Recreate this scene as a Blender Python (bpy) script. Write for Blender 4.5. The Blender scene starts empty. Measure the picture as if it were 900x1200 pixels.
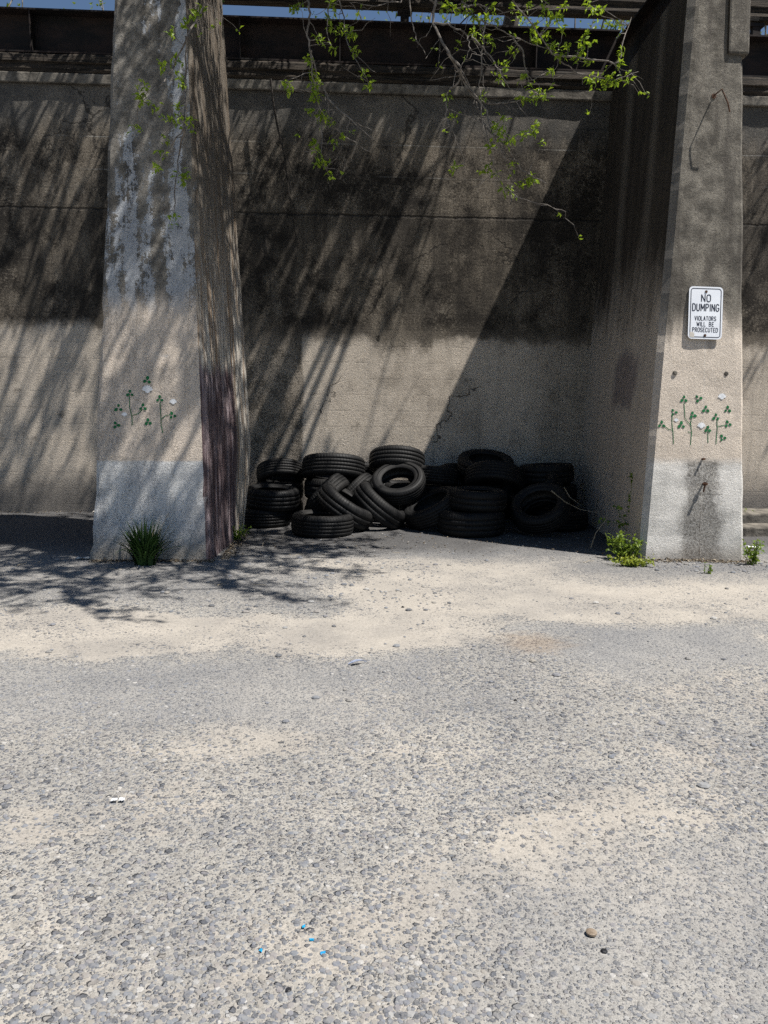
import bpy, bmesh, random
from math import *
from mathutils import Vector, Matrix, noise as mn
random.seed(7)
SC = bpy.context.scene
COL = SC.collection

# ------------------------------------------------------------------ camera
CAM_H = 1.35
def cam_axes(yaw, pitch, roll):
    y, p, r = radians(yaw), radians(pitch), radians(roll)
    F = Vector((sin(y)*cos(p), cos(y)*cos(p), -sin(p)))
    R = Vector((cos(y), -sin(y), 0)); U = R.cross(F)
    return F, R*cos(r)+U*sin(r), U*cos(r)-R*sin(r)
CF, CR, CU = cam_axes(3.1, 7.8, .65)
cd = bpy.data.cameras.new('camera'); cam = bpy.data.objects.new('camera', cd); COL.objects.link(cam)
cd.sensor_fit = 'VERTICAL'; cd.sensor_height = 36; cd.lens = 36*920/1200
cd.clip_start = .05; cd.clip_end = 2000
cam.matrix_world = Matrix(((CR.x, CU.x, -CF.x, 0), (CR.y, CU.y, -CF.y, 0), (CR.z, CU.z, -CF.z, CAM_H), (0, 0, 0, 1)))
SC.camera = cam

# ------------------------------------------------------------------ world, sun, exposure
SUN_TO = Vector((.456, -.215, 1)).normalized()
w = bpy.data.worlds.new('World'); SC.world = w; w.use_nodes = True
wn = w.node_tree; wn.nodes.clear()
sky = wn.nodes.new('ShaderNodeTexSky'); sky.sky_type = 'NISHITA'; sky.sun_disc = False
sky.sun_elevation = asin(SUN_TO.z); sky.sun_rotation = atan2(SUN_TO.x, SUN_TO.y)
sky.air_density = 1.0; sky.dust_density = .1; sky.ozone_density = 3.0
bg = wn.nodes.new('ShaderNodeBackground'); bg.inputs['Strength'].default_value = .055
wo = wn.nodes.new('ShaderNodeOutputWorld')
wn.links.new(sky.outputs[0], bg.inputs[0]); wn.links.new(bg.outputs[0], wo.inputs[0])
sl = bpy.data.lights.new('sun', 'SUN'); sl.energy = 5.0; sl.angle = radians(.53); sl.color = (1, .965, .91)
sun = bpy.data.objects.new('sun', sl); COL.objects.link(sun)
sun.location = (5, -2, 20); sun.rotation_euler = SUN_TO.to_track_quat('Z', 'Y').to_euler()
SC.cycles.use_adaptive_sampling = True; SC.cycles.adaptive_threshold = .02; SC.cycles.use_denoising = False
SC.cycles.max_bounces = 5; SC.cycles.diffuse_bounces = 1; SC.cycles.glossy_bounces = 2; SC.cycles.transmission_bounces = 3
SC.view_settings.view_transform = 'Standard'; SC.view_settings.look = 'None'
SC.view_settings.exposure = 0.6; SC.view_settings.gamma = 1; SC.view_settings.use_curve_mapping = False

# ------------------------------------------------------------------ object helpers
def ray(px, py):
    return CF + CR*((px-450)/920) - CU*((py-600)/920)
def at(px, py, Y):
    d = ray(px, py); return Vector((0, 0, CAM_H)) + d*(Y/d.y)
def ground(px, py, z=0):
    d = ray(px, py); return Vector((0, 0, CAM_H)) + d*((z-CAM_H)/d.z)
F0, FQ = 6.75, .08                        # the leaning front face of the buttresses: Y = F0 + FQ z
def on_face(px, py):
    d = ray(px, py); t = (F0+FQ*CAM_H)/(d.y-FQ*d.z); return Vector((0, 0, CAM_H)) + d*t

def mesh(name, verts, faces, mats, parent=None, smooth=False, mi=None):
    me = bpy.data.meshes.new(name); me.from_pydata([tuple(v) for v in verts], [], faces); me.update()
    o = bpy.data.objects.new(name, me); COL.objects.link(o)
    for m in (mats if isinstance(mats, (list, tuple)) else [mats]): me.materials.append(m)
    if smooth: me.polygons.foreach_set('use_smooth', [True]*len(me.polygons))
    if mi: me.polygons.foreach_set('material_index', mi)
    if parent: o.parent = parent; o.matrix_parent_inverse = Matrix.Translation(-parent.location)
    return o
def empty(name, loc=(0, 0, 0)):
    o = bpy.data.objects.new(name, None); o.empty_display_size = .1; o.location = loc; COL.objects.link(o); return o
def tag(o, label, cat, group=None):
    o['label'] = label; o['category'] = cat
    if group: o['group'] = group
    return o
def structure(o): o['kind'] = 'structure'; return o

class MB:
    """collects shapes for one mesh"""
    def __init__(s): s.v = []; s.f = []; s.mi = []
    def add(s, vs, fs, m=0):
        b = len(s.v); s.v += [Vector(v) for v in vs]; s.f += [tuple(i+b for i in f) for f in fs]; s.mi += [m]*len(fs)
    def box(s, x0, x1, y0, y1, z0, z1, m=0):
        vs = [(x, y, z) for z in (z0, z1) for x, y in ((x0, y0), (x1, y0), (x1, y1), (x0, y1))]
        s.add(vs, [(3, 2, 1, 0), (4, 5, 6, 7), (0, 1, 5, 4), (1, 2, 6, 5), (2, 3, 7, 6), (3, 0, 4, 7)], m)
    def tube(s, pts, radii, n=6, m=0):
        pts = [Vector(p) for p in pts]; vs = []; fs = []
        ref = None
        for i, p in enumerate(pts):
            t = (pts[min(i+1, len(pts)-1)]-pts[max(i-1, 0)])
            if t.length < 1e-6: t = Vector((0, 0, 1))
            t.normalize()
            if ref is None: ref = t.orthogonal().normalized()
            a = (ref - t*ref.dot(t))
            a = a.normalized() if a.length > 1e-4 else t.orthogonal().normalized()
            ref = a; b = t.cross(a)
            r = radii[i] if isinstance(radii, (list, tuple)) else radii
            vs += [p + a*(r*cos(2*pi*k/n)) + b*(r*sin(2*pi*k/n)) for k in range(n)]
        for i in range(len(pts)-1):
            for k in range(n):
                fs.append((i*n+k, i*n+(k+1) % n, (i+1)*n+(k+1) % n, (i+1)*n+k))
        L = (len(pts)-1)*n
        fs.append(tuple(range(n))[::-1]); fs.append(tuple(L+k for k in range(n)))
        s.add(vs, fs, m)
    def leaf(s, p, d, up, L, W, m=0):
        """one small folded leaf: base p, direction d"""
        d = d.normalized(); sd = d.cross(up)
        sd = sd.normalized() if sd.length > 1e-4 else d.orthogonal().normalized()
        u = sd.cross(d)
        mid = p + d*(L*.5) + u*(L*.05)
        s.add([p, mid + sd*(W*.5) + u*(W*.18), p + d*L - u*(L*.08), mid - sd*(W*.5) + u*(W*.18), mid - u*(W*.05)],
              [(0, 4, 1), (1, 4, 2), (2, 4, 3), (3, 4, 0)], m)
    def build(s, name, mats, parent=None, smooth=False):
        return mesh(name, s.v, s.f, mats, parent, smooth, s.mi)

def rnd(a, b): return random.uniform(a, b)
def rvec(k=1.0):
    while True:
        v = Vector((rnd(-1, 1), rnd(-1, 1), rnd(-1, 1)))
        if .01 < v.length < 1: return v.normalized()*k

# ------------------------------------------------------------------ material helpers
class NT:
    def __init__(s, name):
        s.mat = bpy.data.materials.new(name); s.mat.use_nodes = True
        s.t = s.mat.node_tree; s.t.nodes.clear()
        s.out = s.t.nodes.new('ShaderNodeOutputMaterial'); s.b = s.t.nodes.new('ShaderNodeBsdfPrincipled')
        s.t.links.new(s.b.outputs[0], s.out.inputs[0])
        s.geo = s.t.nodes.new('ShaderNodeNewGeometry'); s.P = s.geo.outputs['Position']
        x = s.t.nodes.new('ShaderNodeSeparateXYZ'); s.t.links.new(s.P, x.inputs[0]); s.x, s.y, s.z = x.outputs
    def put(s, sock, v):
        if isinstance(v, bpy.types.NodeSocket): s.t.links.new(v, sock)
        elif isinstance(v, (tuple, list)):
            sock.default_value = tuple(v)+((1,) if len(v) == 3 and sock.type == 'RGBA' else ())
        else: sock.default_value = v
    def m(s, op, a, b=None, c=None, clamp=False):
        n = s.t.nodes.new('ShaderNodeMath'); n.operation = op; n.use_clamp = clamp
        for i, v in enumerate((a, b, c)):
            if v is not None: s.put(n.inputs[i], v)
        return n.outputs[0]
    def add(s, *a):
        r = a[0]
        for b in a[1:]: r = s.m('ADD', r, b)
        return r
    def mul(s, *a):
        r = a[0]
        for b in a[1:]: r = s.m('MULTIPLY', r, b)
        return r
    def inv(s, a): return s.m('SUBTRACT', 1, a)
    def scaled(s, sc, loc=(0, 0, 0), vec=None):
        n = s.t.nodes.new('ShaderNodeMapping'); s.put(n.inputs[0], vec or s.P)
        n.inputs['Location'].default_value = loc; n.inputs['Scale'].default_value = sc; return n.outputs[0]
    def noise(s, scale, detail=4, rough=.55, vec=None, dist=0.0, color=False):
        n = s.t.nodes.new('ShaderNodeTexNoise'); s.put(n.inputs['Vector'], vec or s.P)
        n.inputs['Scale'].default_value = scale; n.inputs['Detail'].default_value = detail
        n.inputs['Roughness'].default_value = rough; n.inputs['Distortion'].default_value = dist
        return n.outputs[1 if color else 0]
    def voro(s, scale, vec=None, feature='F1', rand=1.0):
        n = s.t.nodes.new('ShaderNodeTexVoronoi'); n.feature = feature; s.put(n.inputs['Vector'], vec or s.P)
        n.inputs['Scale'].default_value = scale; n.inputs['Randomness'].default_value = rand
        return n.outputs
    def step(s, v, lo, hi, a=0.0, b=1.0):
        n = s.t.nodes.new('ShaderNodeMapRange'); n.interpolation_type = 'SMOOTHSTEP'
        s.put(n.inputs[0], v)
        if lo > hi: lo, hi, a, b = hi, lo, b, a
        for i, q in enumerate((lo, hi, a, b)): n.inputs[i+1].default_value = q
        return n.outputs[0]
    def mix(s, f, a, b, blend='MIX'):
        n = s.t.nodes.new('ShaderNodeMix'); n.data_type = 'RGBA'; n.blend_type = blend; n.clamp_factor = True
        s.put(n.inputs[0], f); s.put(n.inputs[6], a); s.put(n.inputs[7], b); return n.outputs[2]
    def ramp(s, f, stops):
        n = s.t.nodes.new('ShaderNodeValToRGB'); s.put(n.inputs[0], f)
        e = n.color_ramp.elements
        while len(e) < len(stops): e.new(.5)
        for i, (p, c) in enumerate(stops): e[i].position = p; e[i].color = tuple(c)+(1,)
        return n.outputs[0]
    def band(s, v, lo, hi, soft):
        return s.mul(s.step(v, lo-soft, lo+soft), s.step(v, hi+soft, hi-soft))
    def bump(s, h, dist=.01, strength=1.0, prev=None):
        n = s.t.nodes.new('ShaderNodeBump'); n.inputs['Strength'].default_value = strength
        n.inputs['Distance'].default_value = dist; s.put(n.inputs['Height'], h)
        if prev is not None: s.t.links.new(prev, n.inputs['Normal'])
        return n.outputs[0]
    def done(s, color, rough=.85, normal=None, spec=.3, metal=0.0):
        s.put(s.b.inputs['Base Color'], color); s.put(s.b.inputs['Roughness'], rough)
        s.put(s.b.inputs['Specular IOR Level'], spec); s.put(s.b.inputs['Metallic'], metal)
        if normal is not None: s.t.links.new(normal, s.b.inputs['Normal'])
        return s.mat

def mat_ground():
    g = NT('gravelly_asphalt')
    wob = g.noise(.55, 4, .6); wob2 = g.noise(1.9, 5, .65); fine = g.noise(70, 3, .75); grit = g.noise(260, 2, .75); mid = g.noise(9, 4, .7)
    jit = g.add(g.mul(g.m('SUBTRACT', wob2, .5), .9), g.mul(g.m('SUBTRACT', mid, .5), .35))
    X = g.add(g.x, g.mul(g.m('SUBTRACT', wob, .5), 2.4), jit)
    Y = g.add(g.y, g.mul(g.m('SUBTRACT', g.noise(.8, 3, .6, g.scaled((1, 1, 1), (7, 3, 0))), .5), 1.2), g.mul(jit, .45))
    def rect(x0, x1, y0, y1, sx=.25, sy=.12): return g.mul(g.band(X, x0, x1, sx), g.band(Y, y0, y1, sy))
    band = g.m('MAXIMUM', rect(-.1, 40, 4.85, 7.0, .6, .25), rect(-40, 1.0, 4.25, 5.0, .6, .2))
    patch = g.step(g.add(g.mul(g.noise(.9, 5, .62, g.scaled((1, 1.5, 1), (3, 11, 0))), .8), g.mul(mid, .2)),   .44, .60)
    sand = g.m('MAXIMUM', band, g.mul(patch, .66), clamp=True)
    sand = g.step(g.add(sand, g.mul(g.m('SUBTRACT', fine, .5), 1.1), g.mul(g.m('SUBTRACT', mid, .5), .9)), .3, .7)
    smooth_grey = g.m('MAXIMUM', rect(1.15, 2.7, 3.85, 4.75, .2, .15), g.mul(rect(-3.8, .3, 3.2, 4.15, .35, .2), .8))
    smooth_grey = g.m('MAXIMUM', smooth_grey, g.mul(rect(.35, 1.8, 1.2, 2.15, .35, .25), .7))
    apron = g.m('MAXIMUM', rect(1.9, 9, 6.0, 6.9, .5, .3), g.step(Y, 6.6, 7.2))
    apron = g.m('MAXIMUM', apron, g.mul(rect(-9, -.3, 5.3, 7.5, .5, .3), .55))
    sand = g.mul(sand, g.inv(smooth_grey), g.inv(g.mul(apron, .85)))
    matrix = g.mix(mid, (.32, .30, .268), (.46, .435, .392))
    matrix = g.mix(g.step(g.add(g.mul(grit, .5), g.mul(fine, .5)), .38, .6), g.mix(1, matrix, (.62, .62, .62), 'MULTIPLY'), matrix)
    sandc = g.mix(wob2, (.365, .33, .285), (.455, .42, .37))
    sandc = g.mix(g.step(g.add(g.mul(grit, .5), g.mul(fine, .5)), .36, .6), g.mix(1, sandc, (.68, .68, .68), 'MULTIPLY'), sandc)
    col = g.mix(sand, matrix, sandc)
    def warped(ns, k):
        wv = g.t.nodes.new('ShaderNodeVectorMath'); wv.operation = 'MULTIPLY_ADD'
        g.put(wv.inputs[0], g.noise(ns, 2, .6, color=True)); wv.inputs[1].default_value = (k, k, 0); g.put(wv.inputs[2], g.scaled((1, 1, 0)))
        return wv.outputs[0]
    stone_cols = [(0, (.06, .065, .075)), (.15, (.115, .12, .135)), (.34, (.165, .175, .2)), (.5, (.21, .195, .195)), (.62, (.27, .25, .22)), (.74, (.135, .15, .175)), (.9, (.30, .30, .295)), (1, (.46, .445, .42))]
    cover = g.add(g.mul(g.noise(1.3, 4, .65, g.scaled((1, 1, 1), (20, 5, 0))), .75), g.mul(mid, .35), g.mul(sand, -.44))
    heights = None
    for scale, size, thr, near, wp in ((150, .50, .05, 0, warped(160, .006)), (78, .50, .02, 0, warped(85, .012)), (43, .50, .10, 1, warped(48, .022))):
        v = g.voro(scale, wp)
        sep = g.t.nodes.new('ShaderNodeSeparateXYZ'); g.put(sep.inputs[0], v['Color'])
        r1, r2, r3 = sep.outputs
        inside = g.m('SUBTRACT', g.m('MULTIPLY_ADD', r2, .34, size-.25), v['Distance'])
        keep = g.step(g.add(cover, g.mul(r3, -.75)), thr-.02, thr+.06)
        if near: keep = g.mul(keep, g.inv(g.mul(smooth_grey, .95)), g.inv(g.mul(apron, .8)))
        mask = g.mul(g.step(inside, -.03, .05), keep)
        sc = g.ramp(r1, stone_cols)
        if scale < 100: sc = g.mix(g.step(fine, .35, .7, .0, .45), sc, g.mix(r2, (.34, .34, .34), (.12, .12, .13)))
        col = g.mix(g.mul(mask, .9), col, sc)
        dome = g.mul(g.step(inside, -.03, .22), keep, .55/scale)
        heights = dome if heights is None else g.m('MAXIMUM', heights, dome)
    grey = g.mix(g.step(grit, .3, .7), (.14, .145, .155), (.28, .28, .285))
    col = g.mix(g.mul(smooth_grey, .5), col, grey)
    dark = g.mix(g.step(g.add(g.mul(grit, .5), g.mul(fine, .5)), .4, .65), (.10, .10, .105), (.26, .255, .25))
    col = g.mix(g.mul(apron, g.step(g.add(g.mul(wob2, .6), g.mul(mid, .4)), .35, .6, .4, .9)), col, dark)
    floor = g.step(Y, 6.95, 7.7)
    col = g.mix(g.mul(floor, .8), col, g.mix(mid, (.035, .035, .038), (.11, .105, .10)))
    col = g.mix(1, col, g.mix(g.step(g.add(g.mul(wob2, .5), g.mul(wob, .5)), .36, .62), (.77, .78, .80), (1.02, 1.01, .99)), 'MULTIPLY')
    rust = g.t.nodes.new('ShaderNodeVectorMath'); rust.operation = 'DISTANCE'
    g.put(rust.inputs[0], g.P); rust.inputs[1].default_value = tuple(ground(625, 752))
    col = g.mix(g.mul(g.step(g.add(rust.outputs['Value'], g.mul(g.m('SUBTRACT', mid, .5), .35)), .3, .05), .45), col, (.26, .19, .13))
    n = g.bump(g.add(g.mul(heights, .8), g.mul(fine, .0035), g.mul(grit, .0018), g.mul(wob2, .02)), .8, 1.0)
    return g.done(col, .92, n, .25)

def pits(g, scale=34, k=.006):
    a = g.noise(scale*1.3, 4, .75); b = g.noise(scale*4, 2, .7)
    return g.add(g.mul(a, k*1.4), g.mul(g.step(b, .46, .36), -k*.6), g.mul(b, k*.5))

def mat_wall():
    g = NT('sooty_wall_concrete')
    n1 = g.noise(.9, 6, .62); n2 = g.noise(5, 6, .65); n3 = g.noise(42, 4, .7)
    streak = g.noise(1, 5, .65, g.scaled((4, 4, .6)), .3)
    fstreak = g.noise(1, 4, .6, g.scaled((20, 20, 1.0)))
    mot = g.add(g.mul(n1, .40), g.mul(n2, .34), g.mul(n3, .26))
    old = g.mix(g.step(mot, .43, .61), (.03, .026, .022), (.25, .212, .165))
    old = g.mix(g.mul(g.step(g.add(g.mul(n3, .6), g.mul(n2, .4)), .53, .64), .55), old, (.27, .24, .20))
    old = g.mix(g.mul(g.step(g.add(g.mul(streak, .75), g.mul(n2, .25)), .46, .62), .6), old, (.04, .035, .03))
    old = g.mix(g.mul(g.step(g.add(g.mul(fstreak, .6), g.mul(n2, .4)), .5, .62), .3), old, (.06, .053, .045))
    drip = g.mul(g.step(g.add(g.z, g.mul(g.m('SUBTRACT', streak, .5), 2.6), g.mul(g.m('SUBTRACT', n2, .5), 2.2)), 2.3, 4.2), g.step(g.z, 3.66, 3.52))
    old = g.mix(g.mul(drip, .65), old, (.035, .031, .027))
    top = g.step(g.add(g.z, g.mul(g.m('SUBTRACT', streak, .5), .7)), 4.3, 4.65)
    old = g.mix(g.mul(top, .5), old, (.15, .145, .135))
    # efflorescence lines along the board joints
    for zz in (4.38, 4.02):
        ln = g.mul(g.band(g.add(g.z, g.mul(g.m('SUBTRACT', g.noise(2), .5), .03)), zz-.004, zz+.004, .006), g.step(g.noise(1.2, 4, .6), .42, .6))
        old = g.mix(g.mul(ln, .6), old, (.42, .41, .38))
    # mottled, never painted strip of the middle bay
    paint_c = g.mix(g.noise(2.2, 6, .65), (.53, .455, .37), (.70, .615, .51))
    paint_c = g.mix(g.mul(g.step(g.noise(1, 5, .6, g.scaled((7, 7, .5))), .5, .72), .35), paint_c, (.27, .245, .21))
    paint_c = g.mix(g.mul(g.step(n3, .55, .72), .4), paint_c, (.22, .20, .175))
    paint_c = g.mix(g.mul(g.step(g.add(g.mul(n1, .6), g.mul(n2, .4)), .5, .66), .5), paint_c, (.24, .205, .165))
    paint_c = g.mix(g.mul(g.step(g.noise(16, 5, .75), .62, .70), .6), paint_c, (.12, .105, .09))
    xl = g.add(g.x, g.mul(g.m('SUBTRACT', n2, .5), .10))
    xm = g.m('MAXIMUM', g.step(xl, -.50, -.46), g.step(xl, -1.4, -1.5))
    edge = g.add(g.z, g.mul(g.m('SUBTRACT', n2, .5), .30), g.mul(g.m('SUBTRACT', n1, .5), .45), g.mul(g.m('SUBTRACT', fstreak, .5), .06), g.mul(g.step(g.x, -1.6, -1.3), .12))
    pm = g.mul(xm, g.step(edge, 2.32, 2.14))
    pm = g.mul(pm, g.inv(g.mul(g.step(g.noise(3, 6, .7), .6, .72), .6)))
    corner = g.mul(g.step(g.add(g.x, g.mul(g.m('SUBTRACT', n2, .5), .4)), 2.2, 2.6), g.step(g.x, 3.3, 3.25))
    pm = g.mul(pm, g.inv(g.mul(corner, .5)))
    speck = g.mix(g.step(g.add(g.mul(n3, .6), g.mul(n2, .5)), .5, .62), (.40, .345, .28), (.14, .122, .10))
    low = g.mul(g.step(g.z, 2.35, 1.9), g.step(g.x, -1.4, -1.2))
    col = g.mix(g.mul(low, .8), old, speck)
    col = g.mix(pm, col, paint_c)
    damp = g.step(g.add(g.z, g.mul(g.m('SUBTRACT', n1, .5), .6), g.mul(g.m('SUBTRACT', n2, .5), .3)), .62, .12)
    col = g.mix(g.mul(damp, .75), col, (.075, .075, .078))
    bl = g.m('FRACT', g.mul(g.add(g.z, g.mul(g.m('SUBTRACT', g.noise(.7), .5), .02)), 1/.195))
    board = g.band(bl, .46, .54, .03)
    joint = g.band(g.add(g.z, g.mul(g.m('SUBTRACT', g.noise(9, 4, .7), .5), .05)), 3.565, 3.585, .012)
    wp = g.t.nodes.new('ShaderNodeVectorMath'); wp.operation = 'MULTIPLY_ADD'
    g.put(wp.inputs[0], g.noise(1.7, 4, .6, color=True)); wp.inputs[1].default_value = (1.1, 0, 1.1); g.put(wp.inputs[2], g.scaled((1, 0, .7)))
    crack = g.mul(g.step(g.voro(.42, wp.outputs[0], 'DISTANCE_TO_EDGE')['Distance'], .006, .002), g.step(n1, .5, .56))
    col = g.mix(g.mul(crack, .75), col, (.03, .027, .024))
    col = g.mix(g.mul(board, .16, g.step(n2, .42, .6)), col, (.05, .045, .04))
    h = g.add(pits(g, 40, .010), g.mul(crack, -.006), g.mul(board, g.step(n2, .38, .6), -.0025), g.mul(joint, -.03), g.mul(g.noise(3, 4, .5), .02))
    col = g.mix(g.mul(joint, .8), col, (.02, .019, .018))
    return g.done(col, .95, g.bump(h, .6, .9), .15)

def mat_buttress_left():
    g = NT('spalled_painted_concrete')
    n1 = g.noise(1.6, 6, .65); n2 = g.noise(7, 6, .65); n3 = g.noise(48, 4, .7)
    vs = g.noise(1, 6, .6, g.scaled((9, 9, .55)))
    vs2 = g.noise(1, 4, .55, g.scaled((26, 26, .3)))
    old = g.mix(g.step(n2, .3, .7), (.10, .092, .08), (.28, .258, .225))
    old = g.mix(g.mul(g.step(n3, .5, .65), .5), old, (.055, .05, .045))
    old = g.mix(g.mul(g.step(vs, .5, .62), .6), old, (.055, .05, .043))
    # old whitewash left in long ragged patches
    wm = g.step(g.add(g.mul(vs, .50), g.mul(n2, .26), g.mul(n3, .19), g.mul(g.step(g.z, 3.7, 2.3), .05), g.mul(g.step(g.x, -1.62, -1.28), .05)), .508, .538)
    white = g.mix(n2, (.28, .30, .33), (.50, .51, .52))
    front = g.mix(g.mul(wm, .85), old, white)
    beige = g.mix(g.noise(2.5, 5, .6), (.52, .445, .365), (.66, .57, .48))
    e = g.mul(g.m('SUBTRACT', n2, .5), .07)
    pm = g.mul(g.step(g.add(g.z, e, g.mul(g.m('SUBTRACT', vs, .5), .3)), 2.32, 2.05), g.inv(g.mul(g.step(n2, .62, .72), .5)))
    front = g.mix(pm, front, beige)
    lowc = g.mix(g.step(n1, .35, .65), (.50, .50, .495), (.70, .685, .65))
    lowc = g.mix(g.mul(g.step(g.noise(1, 5, .65, g.scaled((5, 5, 1.2))), .5, .68), .5), lowc, (.27, .27, .275))
    front = g.mix(g.step(g.add(g.z, g.mul(e, .35)), .86, .835), front, lowc)
    dirt = g.step(g.add(g.z, g.mul(g.m('SUBTRACT', n1, .5), .3)), .28, .02)
    front = g.mix(g.mul(dirt, .65), front, (.23, .19, .14))
    # the inner side, streaked with rust and whitewash
    side = g.mix(g.step(vs2, .36, .62), (.27, .225, .18), (.58, .54, .475))
    side = g.mix(g.mul(g.step(g.noise(1, 5, .65, g.scaled((16, 16, .35), (5, 2, 0))), .50, .6), .8), side, (.27, .18, .11))
    side = g.mix(g.mul(g.step(g.add(g.z, g.mul(g.m('SUBTRACT', vs2, .5), 2.5)), 1.8, 3.6), .85), side, (.105, .085, .064))
    ye = g.add(g.y, g.mul(g.m('SUBTRACT', n2, .5), .12))
    ze = g.add(g.z, g.mul(g.m('SUBTRACT', vs2, .5), .35))
    pur = g.mul(g.step(ye, 7.85, 7.75), g.step(ze, 1.72, 1.6))
    purc = g.mix(g.step(g.noise(1, 5, .7, g.scaled((60, 14, .45))), .42, .66), (.062, .036, .043), (.26, .21, .225))
    side = g.mix(g.mul(pur, .93), side, purc)
    nx = g.t.nodes.new('ShaderNodeSeparateXYZ'); g.put(nx.inputs[0], g.geo.outputs['True Normal'])
    col = g.mix(g.step(nx.outputs[0], .55, .75), front, side)
    ridge = g.mul(vs2, .006, g.step(nx.outputs[0], .55, .75))
    h = g.add(pits(g, 30, .010), g.mul(wm, -.010), g.mul(n2, .014), ridge)
    return g.done(col, .93, g.bump(h, .6, .9), .2)

def mat_buttress_right():
    g = NT('pitted_painted_concrete')
    n1 = g.noise(1.5, 6, .65); n2 = g.noise(7, 6, .65); n3 = g.noise(60, 4, .75)
    vs = g.noise(1, 6, .6, g.scaled((8, 8, .45)))
    up = g.mix(g.step(n2, .3, .7), (.085, .076, .063), (.25, .226, .188))
    up = g.mix(g.mul(g.step(n3, .5, .62), .6), up, (.085, .078, .068))
    up = g.mix(g.mul(g.step(g.add(g.mul(vs, .7), g.mul(n1, .3)), .48, .6), .65), up, (.085, .075, .064))
    fade = g.step(g.add(g.z, g.mul(g.m('SUBTRACT', vs, .5), .8), g.mul(g.m('SUBTRACT', n2, .5), .25)), 2.3, 1.85)
    beige = g.mix(g.noise(2.5, 5, .6), (.57, .49, .405), (.71, .62, .52))
    col = g.mix(fade, up, beige)
    e = g.mul(g.m('SUBTRACT', n2, .5), .06)
    low = g.mix(g.step(n1, .35, .65), (.54, .52, .48), (.72, .69, .64))
    col = g.mix(g.step(g.add(g.z, e), .93, .83), col, low)
    # damp stain under the rusting bolt
    xx = g.m('ABSOLUTE', g.m('SUBTRACT', g.add(g.x, g.mul(g.m('SUBTRACT', n2, .5), .25)), 3.20))
    st = g.mul(g.step(g.add(xx, g.mul(g.m('SUBTRACT', n1, .5), .35)), .24, .10), g.step(g.add(g.z, e), .93, .85))
    col = g.mix(g.mul(st, g.step(n3, .35, .6, .95, .5)), col, (.115, .105, .092))
    for zz, hh in ((.59, .035),):
        ln = g.mul(g.band(g.add(g.z, g.mul(e, .03)), zz-.003, zz+.003, .004), g.band(g.x, 3.17, 3.39, .005))
        col = g.mix(g.mul(ln, .8), col, (.08, .07, .06))
    crack = g.mul(g.band(g.add(g.x, g.mul(g.m('SUBTRACT', g.noise(14), .5), .05)), 3.197, 3.205, .004), g.step(g.z, .52, .45))
    col = g.mix(g.mul(crack, .8), col, (.06, .045, .035))
    drip = g.mul(g.band(g.add(g.x, g.mul(g.z, .01)), 3.205, 3.212, .004), g.step(g.z, 1.95, 1.9))
    col = g.mix(g.mul(drip, .3), col, (.66, .63, .58))
    dirt = g.step(g.add(g.z, g.mul(g.m('SUBTRACT', n1, .5), .25)), .2, .0)
    col = g.mix(g.mul(dirt, .5), col, (.20, .17, .14))
    # shaded side: sooty above, pale paint below, two cleaner runs, a purple sprayed patch
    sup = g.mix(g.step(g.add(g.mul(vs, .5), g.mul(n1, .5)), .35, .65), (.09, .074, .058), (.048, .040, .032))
    for yc, wd in ((8.55, .13), (7.55, .10)):
        run = g.band(g.add(g.y, g.mul(g.z, -.06), g.mul(g.m('SUBTRACT', vs, .5), .12)), yc-wd, yc+wd, .10)
        sup = g.mix(g.mul(run, .6), sup, (.22, .19, .155))
    slow = g.mix(g.noise(1.8, 5, .6), (.54, .455, .37), (.67, .575, .475))
    slow = g.mix(g.mul(g.step(vs, .5, .64), .15), slow, (.28, .235, .19))
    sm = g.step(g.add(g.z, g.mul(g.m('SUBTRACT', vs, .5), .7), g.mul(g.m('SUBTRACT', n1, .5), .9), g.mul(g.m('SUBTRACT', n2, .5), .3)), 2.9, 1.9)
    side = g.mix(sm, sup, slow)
    yy = g.add(g.y, g.mul(g.m('SUBTRACT', g.noise(3), .5), .3)); zz = g.add(g.z, g.mul(g.m('SUBTRACT', g.noise(3, 3, .5, g.scaled((1, 1, 1), (9, 0, 0))), .5), .3))
    pur = g.mul(g.band(yy, 7.5, 8.35, .10), g.band(zz, 1.35, 1.88, .08))
    side = g.mix(g.mul(pur, .6), side, (.15, .115, .13))
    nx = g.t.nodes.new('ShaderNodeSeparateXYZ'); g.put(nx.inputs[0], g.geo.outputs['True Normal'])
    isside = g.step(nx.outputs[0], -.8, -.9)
    cham = g.mul(g.step(nx.outputs[0], -.35, -.5), g.inv(isside))
    col = g.mix(g.mul(cham, .35), col, (.25, .23, .21))
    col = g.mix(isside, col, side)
    h = g.add(pits(g, 42, .009), g.mul(n2, .012))
    return g.done(col, .92, g.bump(h, .6, g_strength := .95), .2)

def mat_simple(name, a, b, scale=8, rough=.8, bump=.004, metal=0.0, stretch=(1, 1, 1), spec=.3, lo=.35, hi=.65, obj=False):
    g = NT(name); vec = None
    if obj:
        tc = g.t.nodes.new('ShaderNodeTexCoord'); vec = tc.outputs['Object']
    v = g.scaled(stretch, vec=vec)
    n = g.noise(scale, 6, .65, v)
    return g.done(g.mix(g.step(n, lo, hi), a, b), rough, g.bump(g.add(n, g.mul(g.noise(scale*6, 3, .6, v), .4)), bump, 1), spec, metal)

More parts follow.
